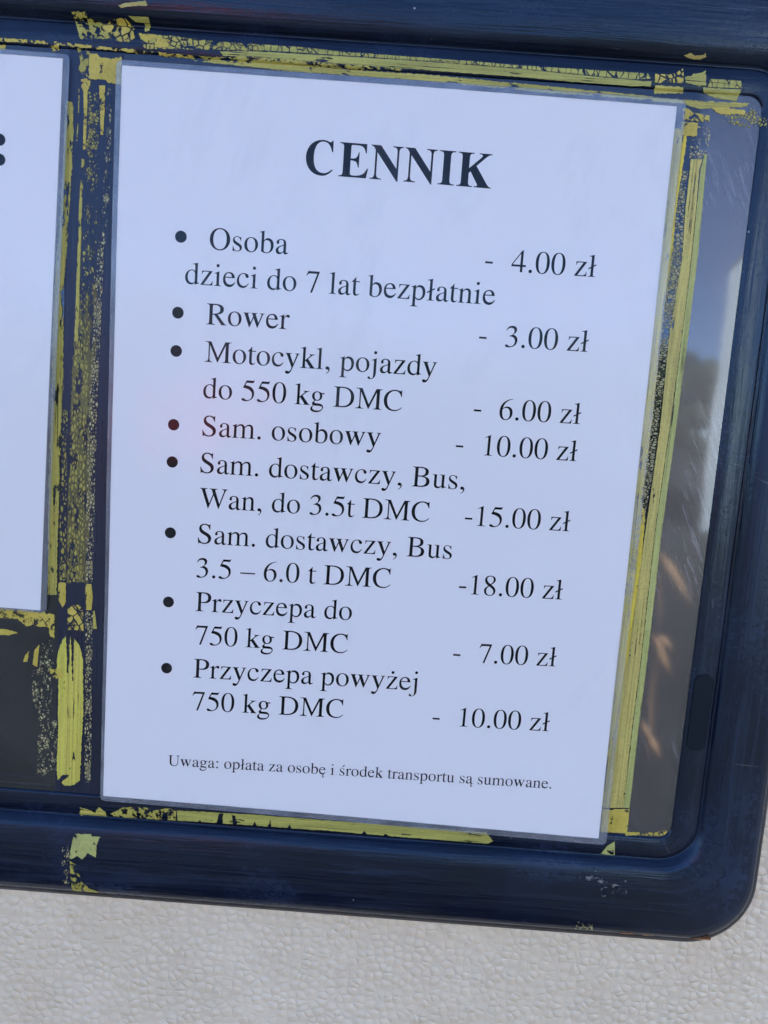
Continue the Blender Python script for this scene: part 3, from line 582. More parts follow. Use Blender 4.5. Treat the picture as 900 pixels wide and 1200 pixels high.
ENTRIES = [
 ([('Osoba', -69.8, 82.7, -38.9, 82.9), ('-', 37.9, 82.4, 40.9, 82.4), ('4.00 zł', 48.2, 82.3, 81, 82.5), ('dzieci do 7 lat bezpłatnie', -78.9, 69.0, 43, 69.2)], (-81.1, 86.7)),
 ([('Rower', -69.8, 54.0, -36.9, 54.3), ('-', 38, 53.6, 41, 53.6), ('3.00 zł', 48.4, 53.5, 81, 53.8)], (-81.2, 57.7)),
 ([('Motocykl, pojazdy', -69.9, 39.4, 22.4, 40.1), ('do 550 kg DMC', -69.9, 25.1, 9.8, 25.5), ('-', 38.4, 25.2, 41.4, 25.2), ('6.00 zł', 48.6, 25.1, 81, 25.5)], (-81.3, 42.8)),
 ([('Sam. osobowy', -69.6, 10.0, 2.3, 10.8), ('-', 32.5, 10.5, 35.5, 10.5), ('10.00 zł', 43.9, 10.4, 81.1, 10.7)], (-81.2, 13.6)),
 ([('Sam. dostawczy, Bus,', -69.8, -4.9, 37.4, -4.0), ('Wan, do 3.5t DMC', -69.6, -19.2, 24.2, -18.2), ('-15.00 zł', 38.6, -18.4, 81.2, -17.8)], (-81.2, -1.4)),
 ([('Sam. dostawczy, Bus', -69.7, -34.0, 34.6, -32.8), ('3.5 – 6.0 t DMC', -69.7, -48.3, 10.5, -46.8), ('-18.00 zł', 38.6, -46.9, 81, -46.2)], (-81.0, -30.5)),
 ([('Przyczepa do', -69.5, -62.6, -4.5, -61.6), ('750 kg DMC', -69.2, -76.8, -5.3, -75.8), ('-', 38.6, -75.7, 41.6, -75.7), ('7.00 zł', 49.2, -75.5, 81.3, -74.7)], (-80.8, -59.6)),
 ([('Przyczepa powyżej', -69.1, -91.2, 24.7, -89.6), ('750 kg DMC', -69.2, -105.4, -5.3, -104.1), ('-', 32.3, -104.0, 35.3, -104.0), ('10.00 zł', 43.7, -103.8, 81.3, -103.0)], (-80.5, -88.0))]
for ls, b in ENTRIES: entry(ls, b)
letter('footnote', write('Uwaga: opłata za osobę i środek transportu są sumowane.', -78.3, -130.8, 84.8, -128.1, 7.05, GLYPHS))

# the second sheet, only its right margin in view
LQ = [(-126.91, 149.92), (-129.03, 149.48), (-134.19, -67.37), (-136.80, -67.38)]
TR, BR = LQ[1], LQ[2]
LQ = [(TR[0]-297, TR[1]+1.0), TR, BR, (BR[0]-297, BR[1]+1.0)]
tr2, br2 = [(-126.44, 151.17), (-131.78, -68.28)]
LF = [(tr2[0]-302, tr2[1]+1.0), tr2, br2, (br2[0]-302, br2[1]+1.0)]
def zl(x, y): return .1 + .3*math.sin(y*.026+1) + .15*math.sin(x*.06)
ns = thing('notice_sheet', W(TR[0]-148, TR[1], 0), 'laminated blank-edged white sheet cut off by the left side, beside the taped strip', 'notice')
slab('paper', LQ, 40, 30, zl, -.12, 0, M['paper'], ns)
slab('film', LQ, 40, 30, zl, .16, .26, M['film'], ns)
border('pouch_edge', LQ, LF, zl, -.15, .25, M['rim'], ns)
cd = [(-153.02, 118.30), (-152.95, 110.90)]
V, F = fill_layers([[circle(cd[0][0], cd[0][1], 2.25), circle(cd[1][0], cd[1][1], 2.25)]], zl, .03)
part('lettering', V, F, M['ink'], ns)

# ---------------------------------------------------------------- tape and tape remains
# name, label, material, layer, roughness of the cut, outline
TAPES = [
 ('tape_residue', 'cracked yellow tape residue on the top rail just right of the strip between the sheets', 't_crk', 0, .25, [(-100.61, 160.53), (-95.05, 160.58), (-86.87, 160.50), (-72.14, 159.61), (-53.20, 159.61), (-53.09, 157.48), (-72.00, 156.57), (-86.70, 155.93), (-98.14, 155.19)]),
 ('tape_strip', 'pale green top strip of tape, uppermost row along the top rail', 't_pale', 0, .12, [(-53.86, 159.72), (-37.87, 159.68), (-23.17, 159.10), (9.41, 158.91), (27.30, 158.84), (41.94, 158.57), (61.42, 158.61), (93.49, 158.85), (94.68, 156.94), (87.62, 156.33), (61.59, 156.94), (42.04, 157.57), (9.49, 157.85), (-23.09, 157.79), (-53.75, 157.59)]),
 ('tape_strip', 'long green tape strip in the middle row above the price list', 't_green', 1, .12, [(-69.37, 156.12), (-55.68, 157.01), (-23.06, 157.43), (9.51, 157.54), (42.06, 157.35), (61.61, 156.69), (87.65, 156.03), (95.11, 156.05), (94.98, 154.36), (87.89, 153.90), (61.88, 154.05), (42.32, 154.46), (9.75, 154.50), (-22.88, 154.68), (-55.59, 155.18), (-67.99, 154.68)]),
 ('tape_strip', "lowest green tape row along the price list's upper edge, tapering at the corner", 't_olive', 0, .3, [(-79.09, 153.97), (-63.72, 154.19), (-57.17, 154.15), (-42.44, 153.88), (-22.78, 153.16), (9.85, 153.28), (42.51, 152.48), (55.55, 152.26), (75.13, 151.69), (88.18, 151.31), (99.61, 150.82), (114.26, 150.55), (129.79, 150.95), (133.33, 151.18), (132.52, 149.90), (128.06, 149.30), (114.60, 147.80), (107.93, 149.21), (99.79, 149.30), (88.35, 149.78), (75.33, 149.86), (55.79, 149.81), (42.72, 150.19), (10.03, 150.99), (-22.66, 151.17), (-42.28, 151.13), (-58.69, 151.76), (-79.03, 152.44)]),
 ('tape_residue', 'speckled yellow remains in the dark gap between the two long green strips', 't_ragged', 1, .3, [(-65.38, 154.85), (-55.58, 155.02), (-40.86, 154.90), (-22.87, 154.53), (-0.03, 154.48), (0.02, 153.87), (-22.79, 153.31), (-40.79, 153.68), (-55.52, 153.80), (-63.71, 154.04)]),
 ('tape_residue', 'thin broken yellow line along the top edge of the left sheet', 't_rag_y', 0, .3, [(-153.93, 155.59), (-134.23, 155.63), (-117.81, 155.15), (-101.40, 154.67), (-78.44, 154.01), (-79.06, 153.20), (-101.37, 153.60), (-117.79, 154.08), (-134.21, 154.55), (-153.92, 154.36)]),
 ('tape_scrap', "small yellow scrap above the left sheet at the picture's edge", 't_yellow', 1, .3, [(-154.90, 153.38), (-151.61, 153.44), (-152.25, 151.71), (-154.89, 151.54)]),
 ('tape_scrap', 'ragged yellow scrap above the right corner of the left sheet', 't_rag_y', 1, .4, [(-135.86, 154.91), (-130.93, 154.61), (-131.22, 152.45), (-134.18, 152.56)]),
 ('tape_scrap', "square cracked yellow piece on the top rail above the price list's right corner", 't_yellow_cr', 1, .2, [(96.10, 158.72), (101.26, 158.90), (104.08, 159.69), (106.45, 161.52), (107.25, 156.23), (101.90, 156.19), (96.47, 155.53)]),
 ('tape_scrap', 'narrow olive piece under the square cracked yellow piece', 't_olive', 1, .3, [(96.57, 154.62), (101.44, 154.63), (107.25, 154.85), (107.65, 152.88), (96.87, 152.03)]),
 ('tape_scrap', 'tall green piece with torn top, right of the square cracked yellow piece', 't_green', 1, .3, [(107.47, 158.38), (109.68, 158.83), (110.86, 159.82), (113.71, 160.31), (115.04, 161.32), (115.91, 155.57), (113.02, 155.38), (108.01, 156.59)]),
 ('tape_scrap', 'pale green upper piece of the last pair before the corner', 't_pale', 1, .12, [(116.44, 156.52), (117.18, 158.40), (128.83, 158.40), (129.64, 155.85), (116.59, 155.37)]),
 ('tape_scrap', 'green lower piece of the last pair before the corner', 't_green', 1, .15, [(114.68, 155.09), (129.23, 155.27), (128.27, 151.47), (120.59, 151.89), (115.18, 153.68)]),
 ('tape_scrap', "yellow ragged wedge above the pane's top right corner", 't_yellow', 2, .3, [(119.08, 148.40), (124.21, 148.89), (131.76, 148.31), (132.28, 146.80), (122.25, 146.45), (120.52, 147.27)]),
 ('tape_residue', "crackled yellow remains rounding the pane's top right corner", 't_crk_dense', 1, .3, [(121.96, 146.13), (131.98, 146.63), (133.93, 149.07), (137.23, 148.67), (139.77, 146.68), (140.66, 142.41), (138.69, 142.59), (131.57, 142.27), (124.89, 143.54)]),
 ('tape_scrap', "yellow flag-shaped piece touching the price list's top right corner", 't_rag_y', 2, .35, [(108.43, 147.71), (111.07, 147.42), (112.53, 146.13), (119.12, 145.48), (119.04, 143.46), (114.52, 143.17), (108.95, 143.42)]),
 ('tape_scrap', 'small yellow square below the flag-shaped piece', 't_yellow', 3, .25, [(108.40, 142.61), (114.59, 142.55), (114.87, 137.61), (108.97, 137.84)]),
 ('tape_scrap', 'dull winged scrap alone on the dark part of the top rail', 't_scrap', 0, .2, [(105.98, 165.44), (107.81, 166.32), (109.82, 165.69), (112.06, 165.84), (113.59, 166.54), (114.36, 165.53), (112.21, 164.63), (107.99, 164.81)]),
 ('tape_scrap', 'dull yellow sliver alone at the top of the picture', 't_scrap', 0, .12, [(-107.71, 168.73), (-105.13, 169.65), (-97.36, 170.90), (-96.65, 169.29), (-101.85, 168.95), (-106.71, 168.04)]),
 ('tape_residue', 'olive peeling patch on the top rail above the strip between the sheets', 't_ragged', 0, .35, [(-125.91, 165.91), (-120.70, 166.24), (-118.69, 164.24), (-115.41, 163.84), (-112.12, 162.84), (-110.40, 159.90), (-111.98, 157.97), (-117.87, 157.59), (-123.11, 157.26), (-124.52, 162.05)]),
 ('tape_residue', 'yellow patch split by wide dark cracks above the strip between the sheets', 't_crk_big', 1, .3, [(-115.38, 162.63), (-110.86, 164.74), (-105.66, 165.38), (-102.64, 162.84), (-102.19, 158.90), (-104.10, 157.25), (-110.32, 156.85), (-112.03, 159.49), (-115.31, 159.89)]),
 ('tape_scrap', 'hook-shaped pale piece right of the widely cracked patch', 't_green', 0, .1, [(-104.37, 165.92), (-96.54, 165.96), (-96.57, 162.01), (-98.34, 161.28), (-98.61, 164.46), (-101.71, 164.42)]),
 ('tape_residue', 'ragged pale yellow trail running right from the hook-shaped piece', 't_rag_y', 1, .4, [(-100.61, 160.83), (-95.05, 160.58), (-88.45, 158.87), (-88.68, 156.41), (-94.89, 156.01), (-99.57, 158.77)]),
 ('tape_scrap', 'yellow block at the head of the strip between the sheets', 't_yellow', 2, .35, [(-119.72, 152.57), (-116.76, 152.46), (-115.09, 151.34), (-110.48, 150.87), (-108.55, 152.37), (-106.89, 151.87), (-107.10, 141.99), (-109.57, 141.98), (-111.56, 142.32), (-113.57, 143.42), (-116.86, 143.21), (-119.50, 143.35)]),
 ('tape_residue', 'broken olive flakes left of the yellow block between the sheets', 't_ragged', 1, .4, [(-124.02, 153.83), (-119.73, 153.19), (-119.67, 143.34), (-121.82, 143.81), (-124.47, 144.26), (-122.91, 148.37)]),
 ('tape_strip', 'long olive strip along the right edge of the left sheet', 't_olive_v', 0, .35, [(-128.23, 134.71), (-125.58, 134.26), (-125.05, 124.91), (-125.45, 112.25), (-125.85, 99.45), (-126.66, 89.74), (-126.50, 81.63), (-128.01, 63.48), (-127.45, 43.53), (-127.16, 19.80), (-127.55, 12.91), (-127.96, -11.46), (-128.42, -43.50), (-128.29, -60.53), (-131.87, -60.80), (-132.22, -40.19), (-132.70, -11.81), (-131.78, 16.04), (-131.91, 43.22), (-131.59, 63.24), (-130.56, 81.36), (-129.76, 92.76), (-129.06, 108.83), (-128.70, 124.67)]),
 ('tape_residue', 'yellow beaded line under a round blob between the sheets', 't_rag_y', 1, .15, [(-122.46, 142.85), (-120.49, 143.44), (-118.82, 142.46), (-119.10, 140.28), (-119.89, 138.98), (-119.88, 131.51), (-120.22, 117.35), (-121.22, 117.28), (-121.21, 131.42), (-121.54, 138.88), (-122.74, 140.66)]),
 ('tape_residue', 'thin yellow streak down the middle between the sheets', 't_olive_v', 1, .14, [(-121.64, 113.77), (-120.46, 113.53), (-120.67, 107.80), (-121.08, 96.56), (-121.09, 82.00), (-121.37, 63.94), (-121.62, 43.94), (-122.99, 43.84), (-122.73, 63.85), (-122.44, 81.91), (-122.26, 96.48), (-121.84, 107.72)]),
 ('tape_residue', 'hair-thin greenish streak left of the beaded line', 't_ragged', 0, .1, [(-123.37, 139.38), (-122.88, 139.41), (-123.12, 128.17), (-123.45, 120.29), (-123.95, 120.26), (-123.46, 128.15)]),
 ('tape_residue', 'lumpy olive crackle below the yellow block between the sheets', 't_crk_dense', 1, .4, [(-119.40, 139.02), (-116.45, 139.83), (-115.42, 131.80), (-114.72, 124.02), (-115.84, 115.42), (-118.81, 114.28), (-119.92, 118.95), (-119.15, 128.43)]),
 ('tape_residue', 'short notched yellow strip hanging under the yellow block', 't_rag_y', 2, .2, [(-115.49, 141.13), (-113.18, 141.28), (-113.10, 131.96), (-113.37, 123.16), (-114.37, 123.10), (-114.92, 131.84)]),
 ('tape_residue', 'faint sparse flecks in the upper half between the sheets', 't_sparse', 1, .4, [(-120.12, 113.24), (-114.81, 114.23), (-115.38, 96.95), (-114.89, 77.53), (-115.55, 62.69), (-120.65, 62.34), (-120.38, 80.42), (-120.08, 96.63)]),
 ('tape_residue', 'dotted pale trail right of the faint flecks', 't_flake', 0, .3, [(-112.21, 141.96), (-110.57, 142.07), (-110.37, 122.73), (-110.68, 97.26), (-111.85, 77.74), (-113.54, 77.62), (-113.03, 97.11), (-112.36, 122.60)]),
 ('tape_residue', 'dense crackled column left of centre between the sheets', 't_fine', 1, .3, [(-122.02, 62.25), (-117.25, 62.58), (-117.16, 44.25), (-117.21, 17.09), (-117.44, -10.69), (-117.31, -39.08), (-117.15, -54.23), (-123.75, -54.73), (-123.88, -39.57), (-123.92, -11.17), (-123.45, 16.64), (-122.64, 43.87)]),
 ('tape_residue', "dense crackled column beside the price list's left edge", 't_finer', 1, .3, [(-114.36, 83.11), (-111.99, 83.27), (-112.27, 61.27), (-113.04, 31.04), (-113.05, 10.50), (-113.23, -10.39), (-113.41, -38.79), (-113.40, -53.95), (-116.25, -54.16), (-116.43, -39.01), (-116.73, -10.64), (-116.52, 10.25), (-116.15, 30.82), (-115.42, 57.73)]),
 ('tape_residue', 'narrow flaked column beside the lower end of the long olive strip', 't_fine', 1, .25, [(-126.92, 16.39), (-125.19, 16.52), (-124.98, -11.25), (-124.91, -32.48), (-124.48, -54.06), (-127.15, -54.26), (-127.38, -32.67), (-127.08, -11.40)]),
 ('tape_scrap', 'small yellow tile left of the dark gap above the thick yellow strip', 't_yellow', 1, .2, [(-127.68, -55.02), (-124.45, -55.14), (-124.30, -63.15), (-125.68, -65.82), (-127.35, -62.65)]),
 ('tape_scrap', 'upright yellow tile nearest the price list above the crackled column', 't_yellow', 1, .15, [(-116.24, -54.89), (-113.74, -54.88), (-113.06, -60.47), (-113.47, -65.99), (-115.62, -66.16)]),
 ('tape_scrap', 'squarish yellow tile right above the thick yellow strip', 't_yellow_cr', 1, .25, [(-123.53, -65.66), (-121.76, -64.42), (-119.25, -64.05), (-117.06, -65.90), (-116.49, -75.05), (-123.33, -75.21)]),
 ('tape_strip', 'thick bright yellow strip with a forked top, lower left of the price list', 't_main', 2, .3, [(-126.44, -82.48), (-124.18, -77.86), (-123.80, -78.94), (-123.49, -85.22), (-123.14, -93.78), (-122.58, -94.49), (-122.64, -86.28), (-122.01, -78.06), (-121.53, -83.96), (-120.89, -97.36), (-120.42, -97.32), (-120.57, -86.86), (-120.38, -78.68), (-118.14, -81.84), (-116.58, -86.93), (-115.90, -109.04), (-116.38, -128.16), (-116.64, -141.32), (-118.99, -143.84), (-123.04, -144.56), (-124.55, -143.12), (-121.65, -140.17), (-121.30, -139.37), (-124.25, -139.60), (-126.05, -142.08), (-126.71, -136.70), (-126.51, -117.48), (-126.68, -98.56), (-127.76, -89.28)]),
 ('tape_residue', 'slim crackled column between the thick yellow strip and the price list', 't_finer', 1, .12, [(-115.96, -66.92), (-112.91, -66.68), (-112.53, -97.46), (-112.16, -120.16), (-112.00, -142.12), (-114.59, -142.32), (-115.09, -120.39), (-115.43, -97.69)]),
 ('tape_scrap', 'tiny green slip right of the slim crackled column', 't_olive', 2, .12, [(-112.74, -66.30), (-112.03, -66.25), (-110.94, -73.89), (-112.56, -74.01)]),
 ('tape_residue', 'ragged yellow row along the bottom edge of the left sheet', 't_rag_y', 0, .4, [(-153.33, -67.92), (-142.89, -68.23), (-132.10, -68.51), (-129.21, -69.03), (-129.03, -79.34), (-130.84, -78.74), (-131.99, -74.76), (-141.00, -75.08), (-144.64, -72.41), (-153.29, -72.33)]),
 ('tape_scrap', "flat yellow tongue below the left sheet at the picture's edge", 't_yellow', 1, .25, [(-152.89, -76.91), (-148.19, -77.11), (-144.57, -78.31), (-148.17, -79.70), (-152.86, -79.87)]),
 ('tape_scrap', 'shorter of two small yellow slivers below the left sheet', 't_yellow', 0, .2, [(-142.06, -90.76), (-141.20, -87.71), (-139.59, -85.91), (-140.25, -90.62)]),
 ('tape_scrap', 'longer of two small yellow slivers below the left sheet', 't_yellow', 0, .2, [(-138.06, -91.57), (-137.25, -85.17), (-135.29, -82.79), (-136.05, -92.54)]),
 ('tape_residue', 'torn yellow curl sticking out left of the thick yellow strip', 't_rag_y', 3, .4, [(-130.97, -92.52), (-128.42, -93.07), (-126.26, -91.78), (-124.39, -94.63), (-124.73, -96.16), (-127.62, -96.76), (-129.81, -96.18)]),
 ('tape_residue', 'pale crackled column left of the thick yellow strip', 't_crk_pale', 0, .3, [(-135.03, -111.30), (-130.65, -110.96), (-130.17, -138.91), (-132.72, -141.06), (-135.32, -140.49)]),
 ('tape_residue', 'faint bluish flecked column beside the pale crackled column', 't_flake', 0, .3, [(-130.02, -115.85), (-126.91, -115.60), (-126.85, -138.65), (-129.80, -138.89)]),
 ('tape_residue', 'sparse pale flecks above the pale crackled column', 't_flake', 1, .4, [(-137.86, -93.05), (-130.61, -92.49), (-128.84, -110.06), (-137.97, -110.77)]),
 ('tape_residue', 'pale flecks under the bottom left corner of the left sheet', 't_crk_pale', 0, .3, [(-134.40, -82.35), (-130.10, -80.16), (-129.16, -92.00), (-134.96, -92.45)]),
 ('tape_scrap', 'small notched green piece at the left end of the bottom rail strip', 't_olive', 1, .25, [(-116.18, -153.58), (-112.46, -154.26), (-109.45, -155.58), (-108.04, -152.72), (-104.83, -154.82), (-104.58, -157.35), (-116.09, -157.69)]),
 ('tape_scrap', 'twisted green piece second from the left on the bottom rail', 't_ragged', 1, .2, [(-104.24, -156.34), (-97.31, -152.05), (-87.33, -151.25), (-85.05, -152.83), (-77.72, -150.67), (-74.34, -151.96), (-74.55, -156.29), (-95.31, -156.79)]),
 ('tape_strip', 'long green strip on the bottom rail below the price list', 't_green', 1, .2, [(-73.99, -151.54), (-58.46, -151.18), (-40.00, -150.75), (-3.07, -150.89), (33.79, -150.83), (59.55, -150.89), (62.64, -154.56), (60.73, -155.89), (34.19, -155.90), (17.57, -155.88), (16.39, -154.79), (15.36, -155.90), (13.51, -155.82), (8.34, -155.84), (7.13, -154.37), (6.12, -155.79), (-2.76, -155.57), (-24.57, -155.77), (-25.02, -154.24), (-26.05, -155.69), (-33.07, -155.83), (-33.62, -152.58), (-34.56, -155.80), (-39.37, -155.79), (-40.20, -153.90), (-41.22, -155.79), (-47.88, -155.89), (-48.81, -151.85), (-50.30, -151.78), (-49.73, -155.93), (-54.17, -155.97), (-54.01, -151.33), (-55.86, -151.33), (-56.77, -155.95), (-63.43, -156.06), (-63.85, -155.03), (-64.54, -156.07), (-73.81, -156.23)]),
 ('tape_scrap', 'torn lime patch on the bottom rail near its left end', 't_lime', 0, .3, [(-117.07, -164.08), (-109.99, -163.90), (-109.23, -164.62), (-105.87, -164.75), (-107.27, -168.42), (-107.32, -173.99), (-110.91, -172.29), (-113.08, -175.26), (-115.36, -173.85), (-118.69, -175.52), (-118.07, -169.31)]),
 ('tape_scrap', 'yellow triangle flaking away below the torn lime patch', 't_ragged', 0, .3, [(-118.48, -176.50), (-116.40, -177.52), (-114.81, -181.39), (-113.21, -186.07), (-110.51, -188.66), (-105.55, -191.47), (-117.59, -191.86), (-118.15, -183.27)]),
 ('tape_residue', 'tiny pale flecks left of the torn lime patch', 't_flake', 0, .3, [(-121.80, -169.61), (-118.82, -169.37), (-118.44, -187.30), (-121.82, -187.58)]),
 ('tape_scrap', 'small green triangle below the bottom right corner of the price list', 't_lime', 1, .12, [(109.40, -156.64), (111.58, -152.92), (114.60, -150.32), (115.32, -156.94), (111.67, -157.24)]),
 ('tape_residue', 'yellow specks low on the bottom rail', 't_flake', 0, .3, [(101.46, -186.75), (108.23, -187.39), (109.02, -191.36), (101.17, -191.20)]),
 ('tape_residue', 'faint scuffed flecks on the bottom rail left of the corner', 't_scuff', 0, .4, [(102.11, -164.34), (108.86, -165.37), (121.17, -169.91), (120.87, -173.91), (111.33, -174.70), (109.19, -168.51), (103.17, -167.42)]),
 ('tape_strip', 'dull inner strip showing under the right edge of the price list', 't_bright', 0, .35, [(105.76, 140.11), (111.01, 139.84), (111.08, 131.12), (110.44, 120.08), (110.31, 107.38), (110.69, 92.97), (109.81, 63.50), (110.25, 33.39), (109.78, -4.52), (111.89, -7.87), (112.56, -29.03), (112.13, -47.01), (111.81, -72.61), (112.20, -98.67), (112.91, -134.88), (105.68, -135.47), (104.40, -73.18), (104.32, -8.43), (105.00, 46.50), (104.75, 92.56), (104.34, 124.40)]),
 ('tape_residue', 'dark finely cracked column between the inner strip and the wide strip', 't_dark', 1, .3, [(110.86, 124.83), (112.81, 124.96), (113.02, 112.34), (114.65, 93.24), (113.93, 76.94), (113.20, 60.42), (113.01, 30.19), (112.71, 6.14), (111.89, -7.87), (110.72, -22.06), (110.34, -43.54), (109.99, -56.25), (108.24, -43.70), (108.30, -22.24), (109.09, -4.57), (109.33, 26.52), (109.23, 56.82), (109.61, 76.64), (110.31, 96.17), (110.54, 113.76)]),
 ('tape_strip', 'wide grainy yellow strip running down right of the price list', 't_grain', 2, .14, [(113.59, 129.41), (117.85, 129.38), (117.21, 125.26), (117.82, 109.49), (118.12, 93.48), (118.05, 60.76), (117.44, 23.01), (116.48, -14.56), (116.86, -72.22), (116.52, -101.34), (116.97, -135.33), (108.29, -136.03), (109.31, -101.91), (111.41, -68.96), (112.08, -43.41), (112.69, -14.84), (113.74, 26.84), (113.20, 60.42), (114.65, 93.24), (113.73, 109.21)]),
 ('tape_strip', 'narrow lime strip on the outer edge of the wide grainy strip', 't_edge', 3, .10, [(118.55, 131.61), (119.57, 131.37), (119.65, 125.42), (120.28, 109.65), (120.59, 93.65), (120.56, 60.94), (119.99, 23.19), (119.24, -14.35), (119.57, -72.01), (119.31, -101.12), (119.50, -135.12), (116.97, -135.33), (116.81, -101.32), (117.11, -72.20), (116.65, -14.54), (117.61, 23.02), (118.22, 60.77), (118.28, 93.49), (117.99, 109.50), (117.70, 125.29)]),
 ('tape_residue', 'beige crackled patch at the head of the wide grainy strip', 't_crk_pale', 1, .3, [(114.75, 141.32), (119.60, 141.64), (120.08, 129.84), (113.30, 129.08), (111.82, 135.85), (114.95, 136.99)]),
 ('tape_scrap', 'yellow foot block closing the wide grainy strip at the bottom', 't_yellow', 2, .15, [(107.99, -136.63), (119.57, -135.70), (119.70, -146.78), (108.36, -146.92)]),
 ('tape_residue', "thin yellow line along the pane's bottom right edge", 't_rag_y', 0, .15, [(118.91, -146.25), (131.65, -145.61), (135.84, -143.90), (137.02, -144.59), (135.43, -146.67), (119.06, -147.61)]),
 ('tape_residue', 'olive-brown smear under the dense crackled columns between the sheets', 't_smear', 0, .5, [(-121.30, 60.64), (-119.71, 50.77), (-117.98, 64.84), (-116.69, 53.65), (-114.99, 67.68), (-113.96, 53.84), (-114.25, 37.72), (-114.96, 10.37), (-115.16, -10.53), (-115.19, -38.92), (-114.82, -54.42), (-124.10, -55.12), (-124.41, -39.61), (-124.28, -11.19), (-123.80, 16.62), (-123.33, 43.82)]),
]
def surf(x, y):
    """height of the window face under a point (mm)"""
    dx = max(x-OX1, OX0-x); dy = max(y-OY1, OY0-y)
    if dx <= 0 and dy <= 0: return -1.8 if -127.8 < x < -106 else -2.0
    def at(d, k):
        for a, b in zip(PROF, PROF[1:]):
            if a[k] <= d <= b[k]: return a[3] + (b[3]-a[3])*(d-a[k])/(b[k]-a[k]+1e-9)
        return PROF[-1][3]
    return at(dx, 0) if dx > dy else at(dy, 1)
for i, pl in enumerate(([(121.05, -191.83), (122.85, -191.27), (124.40, -191.75), (125.86, -191.42), (127.85, -192.48), (126.46, -193.40), (124.56, -193.16), (123.14, -193.89)], [(132.07, -193.34), (134.64, -192.92), (136.93, -193.34), (135.54, -194.27), (132.92, -194.28)], [(151.81, -192.70), (153.91, -191.51), (156.52, -191.49), (160.17, -190.78), (160.69, -191.95), (157.06, -192.87), (154.18, -193.72)])):
    cv, cf = prism(ragged(pl, .5, .45, 40+i), -5.2, lambda x, y: surf(x, y) + .2)
    fix_normals(part('rust_chip', cv, cf, M['rust'], win))
def tape(i, name, label, mat, layer, amp, pts):
    """thin film that follows the window face: the outline is cut on a fine grid and laid on it"""
    poly = ragged(pts, .45, amp, i*1.7)
    bm = bmesh.new()
    vs_ = [bm.verts.new((x, y, 0)) for x, y in poly]
    es = [bm.edges.new((vs_[k], vs_[(k+1) % len(vs_)])) for k in range(len(vs_))]
    bmesh.ops.triangle_fill(bm, edges=es, use_beauty=True)
    x0 = min(p[0] for p in poly); x1 = max(p[0] for p in poly); y0 = min(p[1] for p in poly); y1 = max(p[1] for p in poly)
    def cut(lo, hi, axis, step):
        k = math.ceil(lo/step)
        while k*step < hi:
            co_ = (k*step, 0, 0) if axis == 0 else (0, k*step, 0)
            no_ = (1, 0, 0) if axis == 0 else (0, 1, 0)
            bmesh.ops.bisect_plane(bm, geom=bm.verts[:]+bm.edges[:]+bm.faces[:], plane_co=co_, plane_no=no_, dist=1e-5); k += 1
    steep = y1 > OY1-.5 or y0 < OY0+.5
    cut(y0, y1, 1, .7 if steep and (y1-y0) < 30 else 8); cut(x0, x1, 0, 9)
    for p in bm.verts:
        x, y = p.co.x, p.co.y
        z = max(surf(x+a, y+b) for a in (-.3, 0, .3) for b in (-.3, 0, .3))
        p.co.z = z + .06 + .07*layer + .05*noise.noise((x*.4, y*.4, i))
    bmesh.ops.recalc_face_normals(bm, faces=bm.faces)
    up = [f for f in bm.faces if f.normal.z < 0]
    bmesh.ops.reverse_faces(bm, faces=up)
    ex = bmesh.ops.extrude_face_region(bm, geom=bm.faces[:])
    for g in ex['geom']:
        if isinstance(g, bmesh.types.BMVert): g.co.z += .06
    cx, cy = (x0+x1)/2, y0
    base = W(cx, cy, -2)
    for p in bm.verts: p.co = W(p.co.x, p.co.y, p.co.z) - base
    bmesh.ops.recalc_face_normals(bm, faces=bm.faces)
    me = bpy.data.meshes.new(name); bm.to_mesh(me); bm.free(); me.materials.append(M[mat])
    o = bpy.data.objects.new(name, me); col.objects.link(o); o.location = base
    tag(o, label, 'tape', 'pieces of old yellow tape on the window')
for i, t in enumerate(TAPES): tape(i, *t)

# ---------------------------------------------------------------- ground in front of the panel
v = [(-400, -400, 0), (400, -400, 0), (400, 400, 0), (-400, 400, 0)]
tag(link_mesh('ground', v, [(0, 1, 2, 3)], M['ground']), None, None, kind='structure')

# ---------------------------------------------------------------- unseen things across from the panel; sign, plant and wood are added for reflections
def prism_w(poly, y0, y1):
    """slab with its outline in the x-z plane (metres) between two depths"""
    n = len(poly)
    v = [Vector((x, y0, z)) for x, z in poly] + [Vector((x, y1, z)) for x, z in poly]
    return v, [tuple(range(n)), tuple(range(2*n-1, n-1, -1))] + [(i, i+n, (i+1) % n+n, (i+1) % n) for i in range(n)]
hs = thing('house', (4.98, -12, 0), 'white gabled house mirrored as a pale wedge at the right edge of the pane', 'house')
def turned(v): return [Vector((4.98 + p.x*.894 - p.y*.447, -12 + p.x*.447 + p.y*.894, p.z)) for p in v]
v, f = prism_w([(0, 0), (3.4, 0), (3.4, 4.05), (1.7, 6.35), (0, 4.05)], 0, -6)
fix_normals(part('wall', turned(v), f, M['house'], hs))
v, f = prism_w([(0, 4.07), (0, 4.14), (1.7, 6.44), (3.4, 4.14), (3.4, 4.07), (1.7, 6.37)], 0, -6)
fix_normals(part('roof', turned(v), f, M['roof'], hs))
pt = thing('added_dry_plant', (1.24, -3, 0), 'dry orange-brown plant added to mirror as warm streaks low in the pane', 'plant')  # made-up plant out of view, only for the orange streaks reflected in the pane
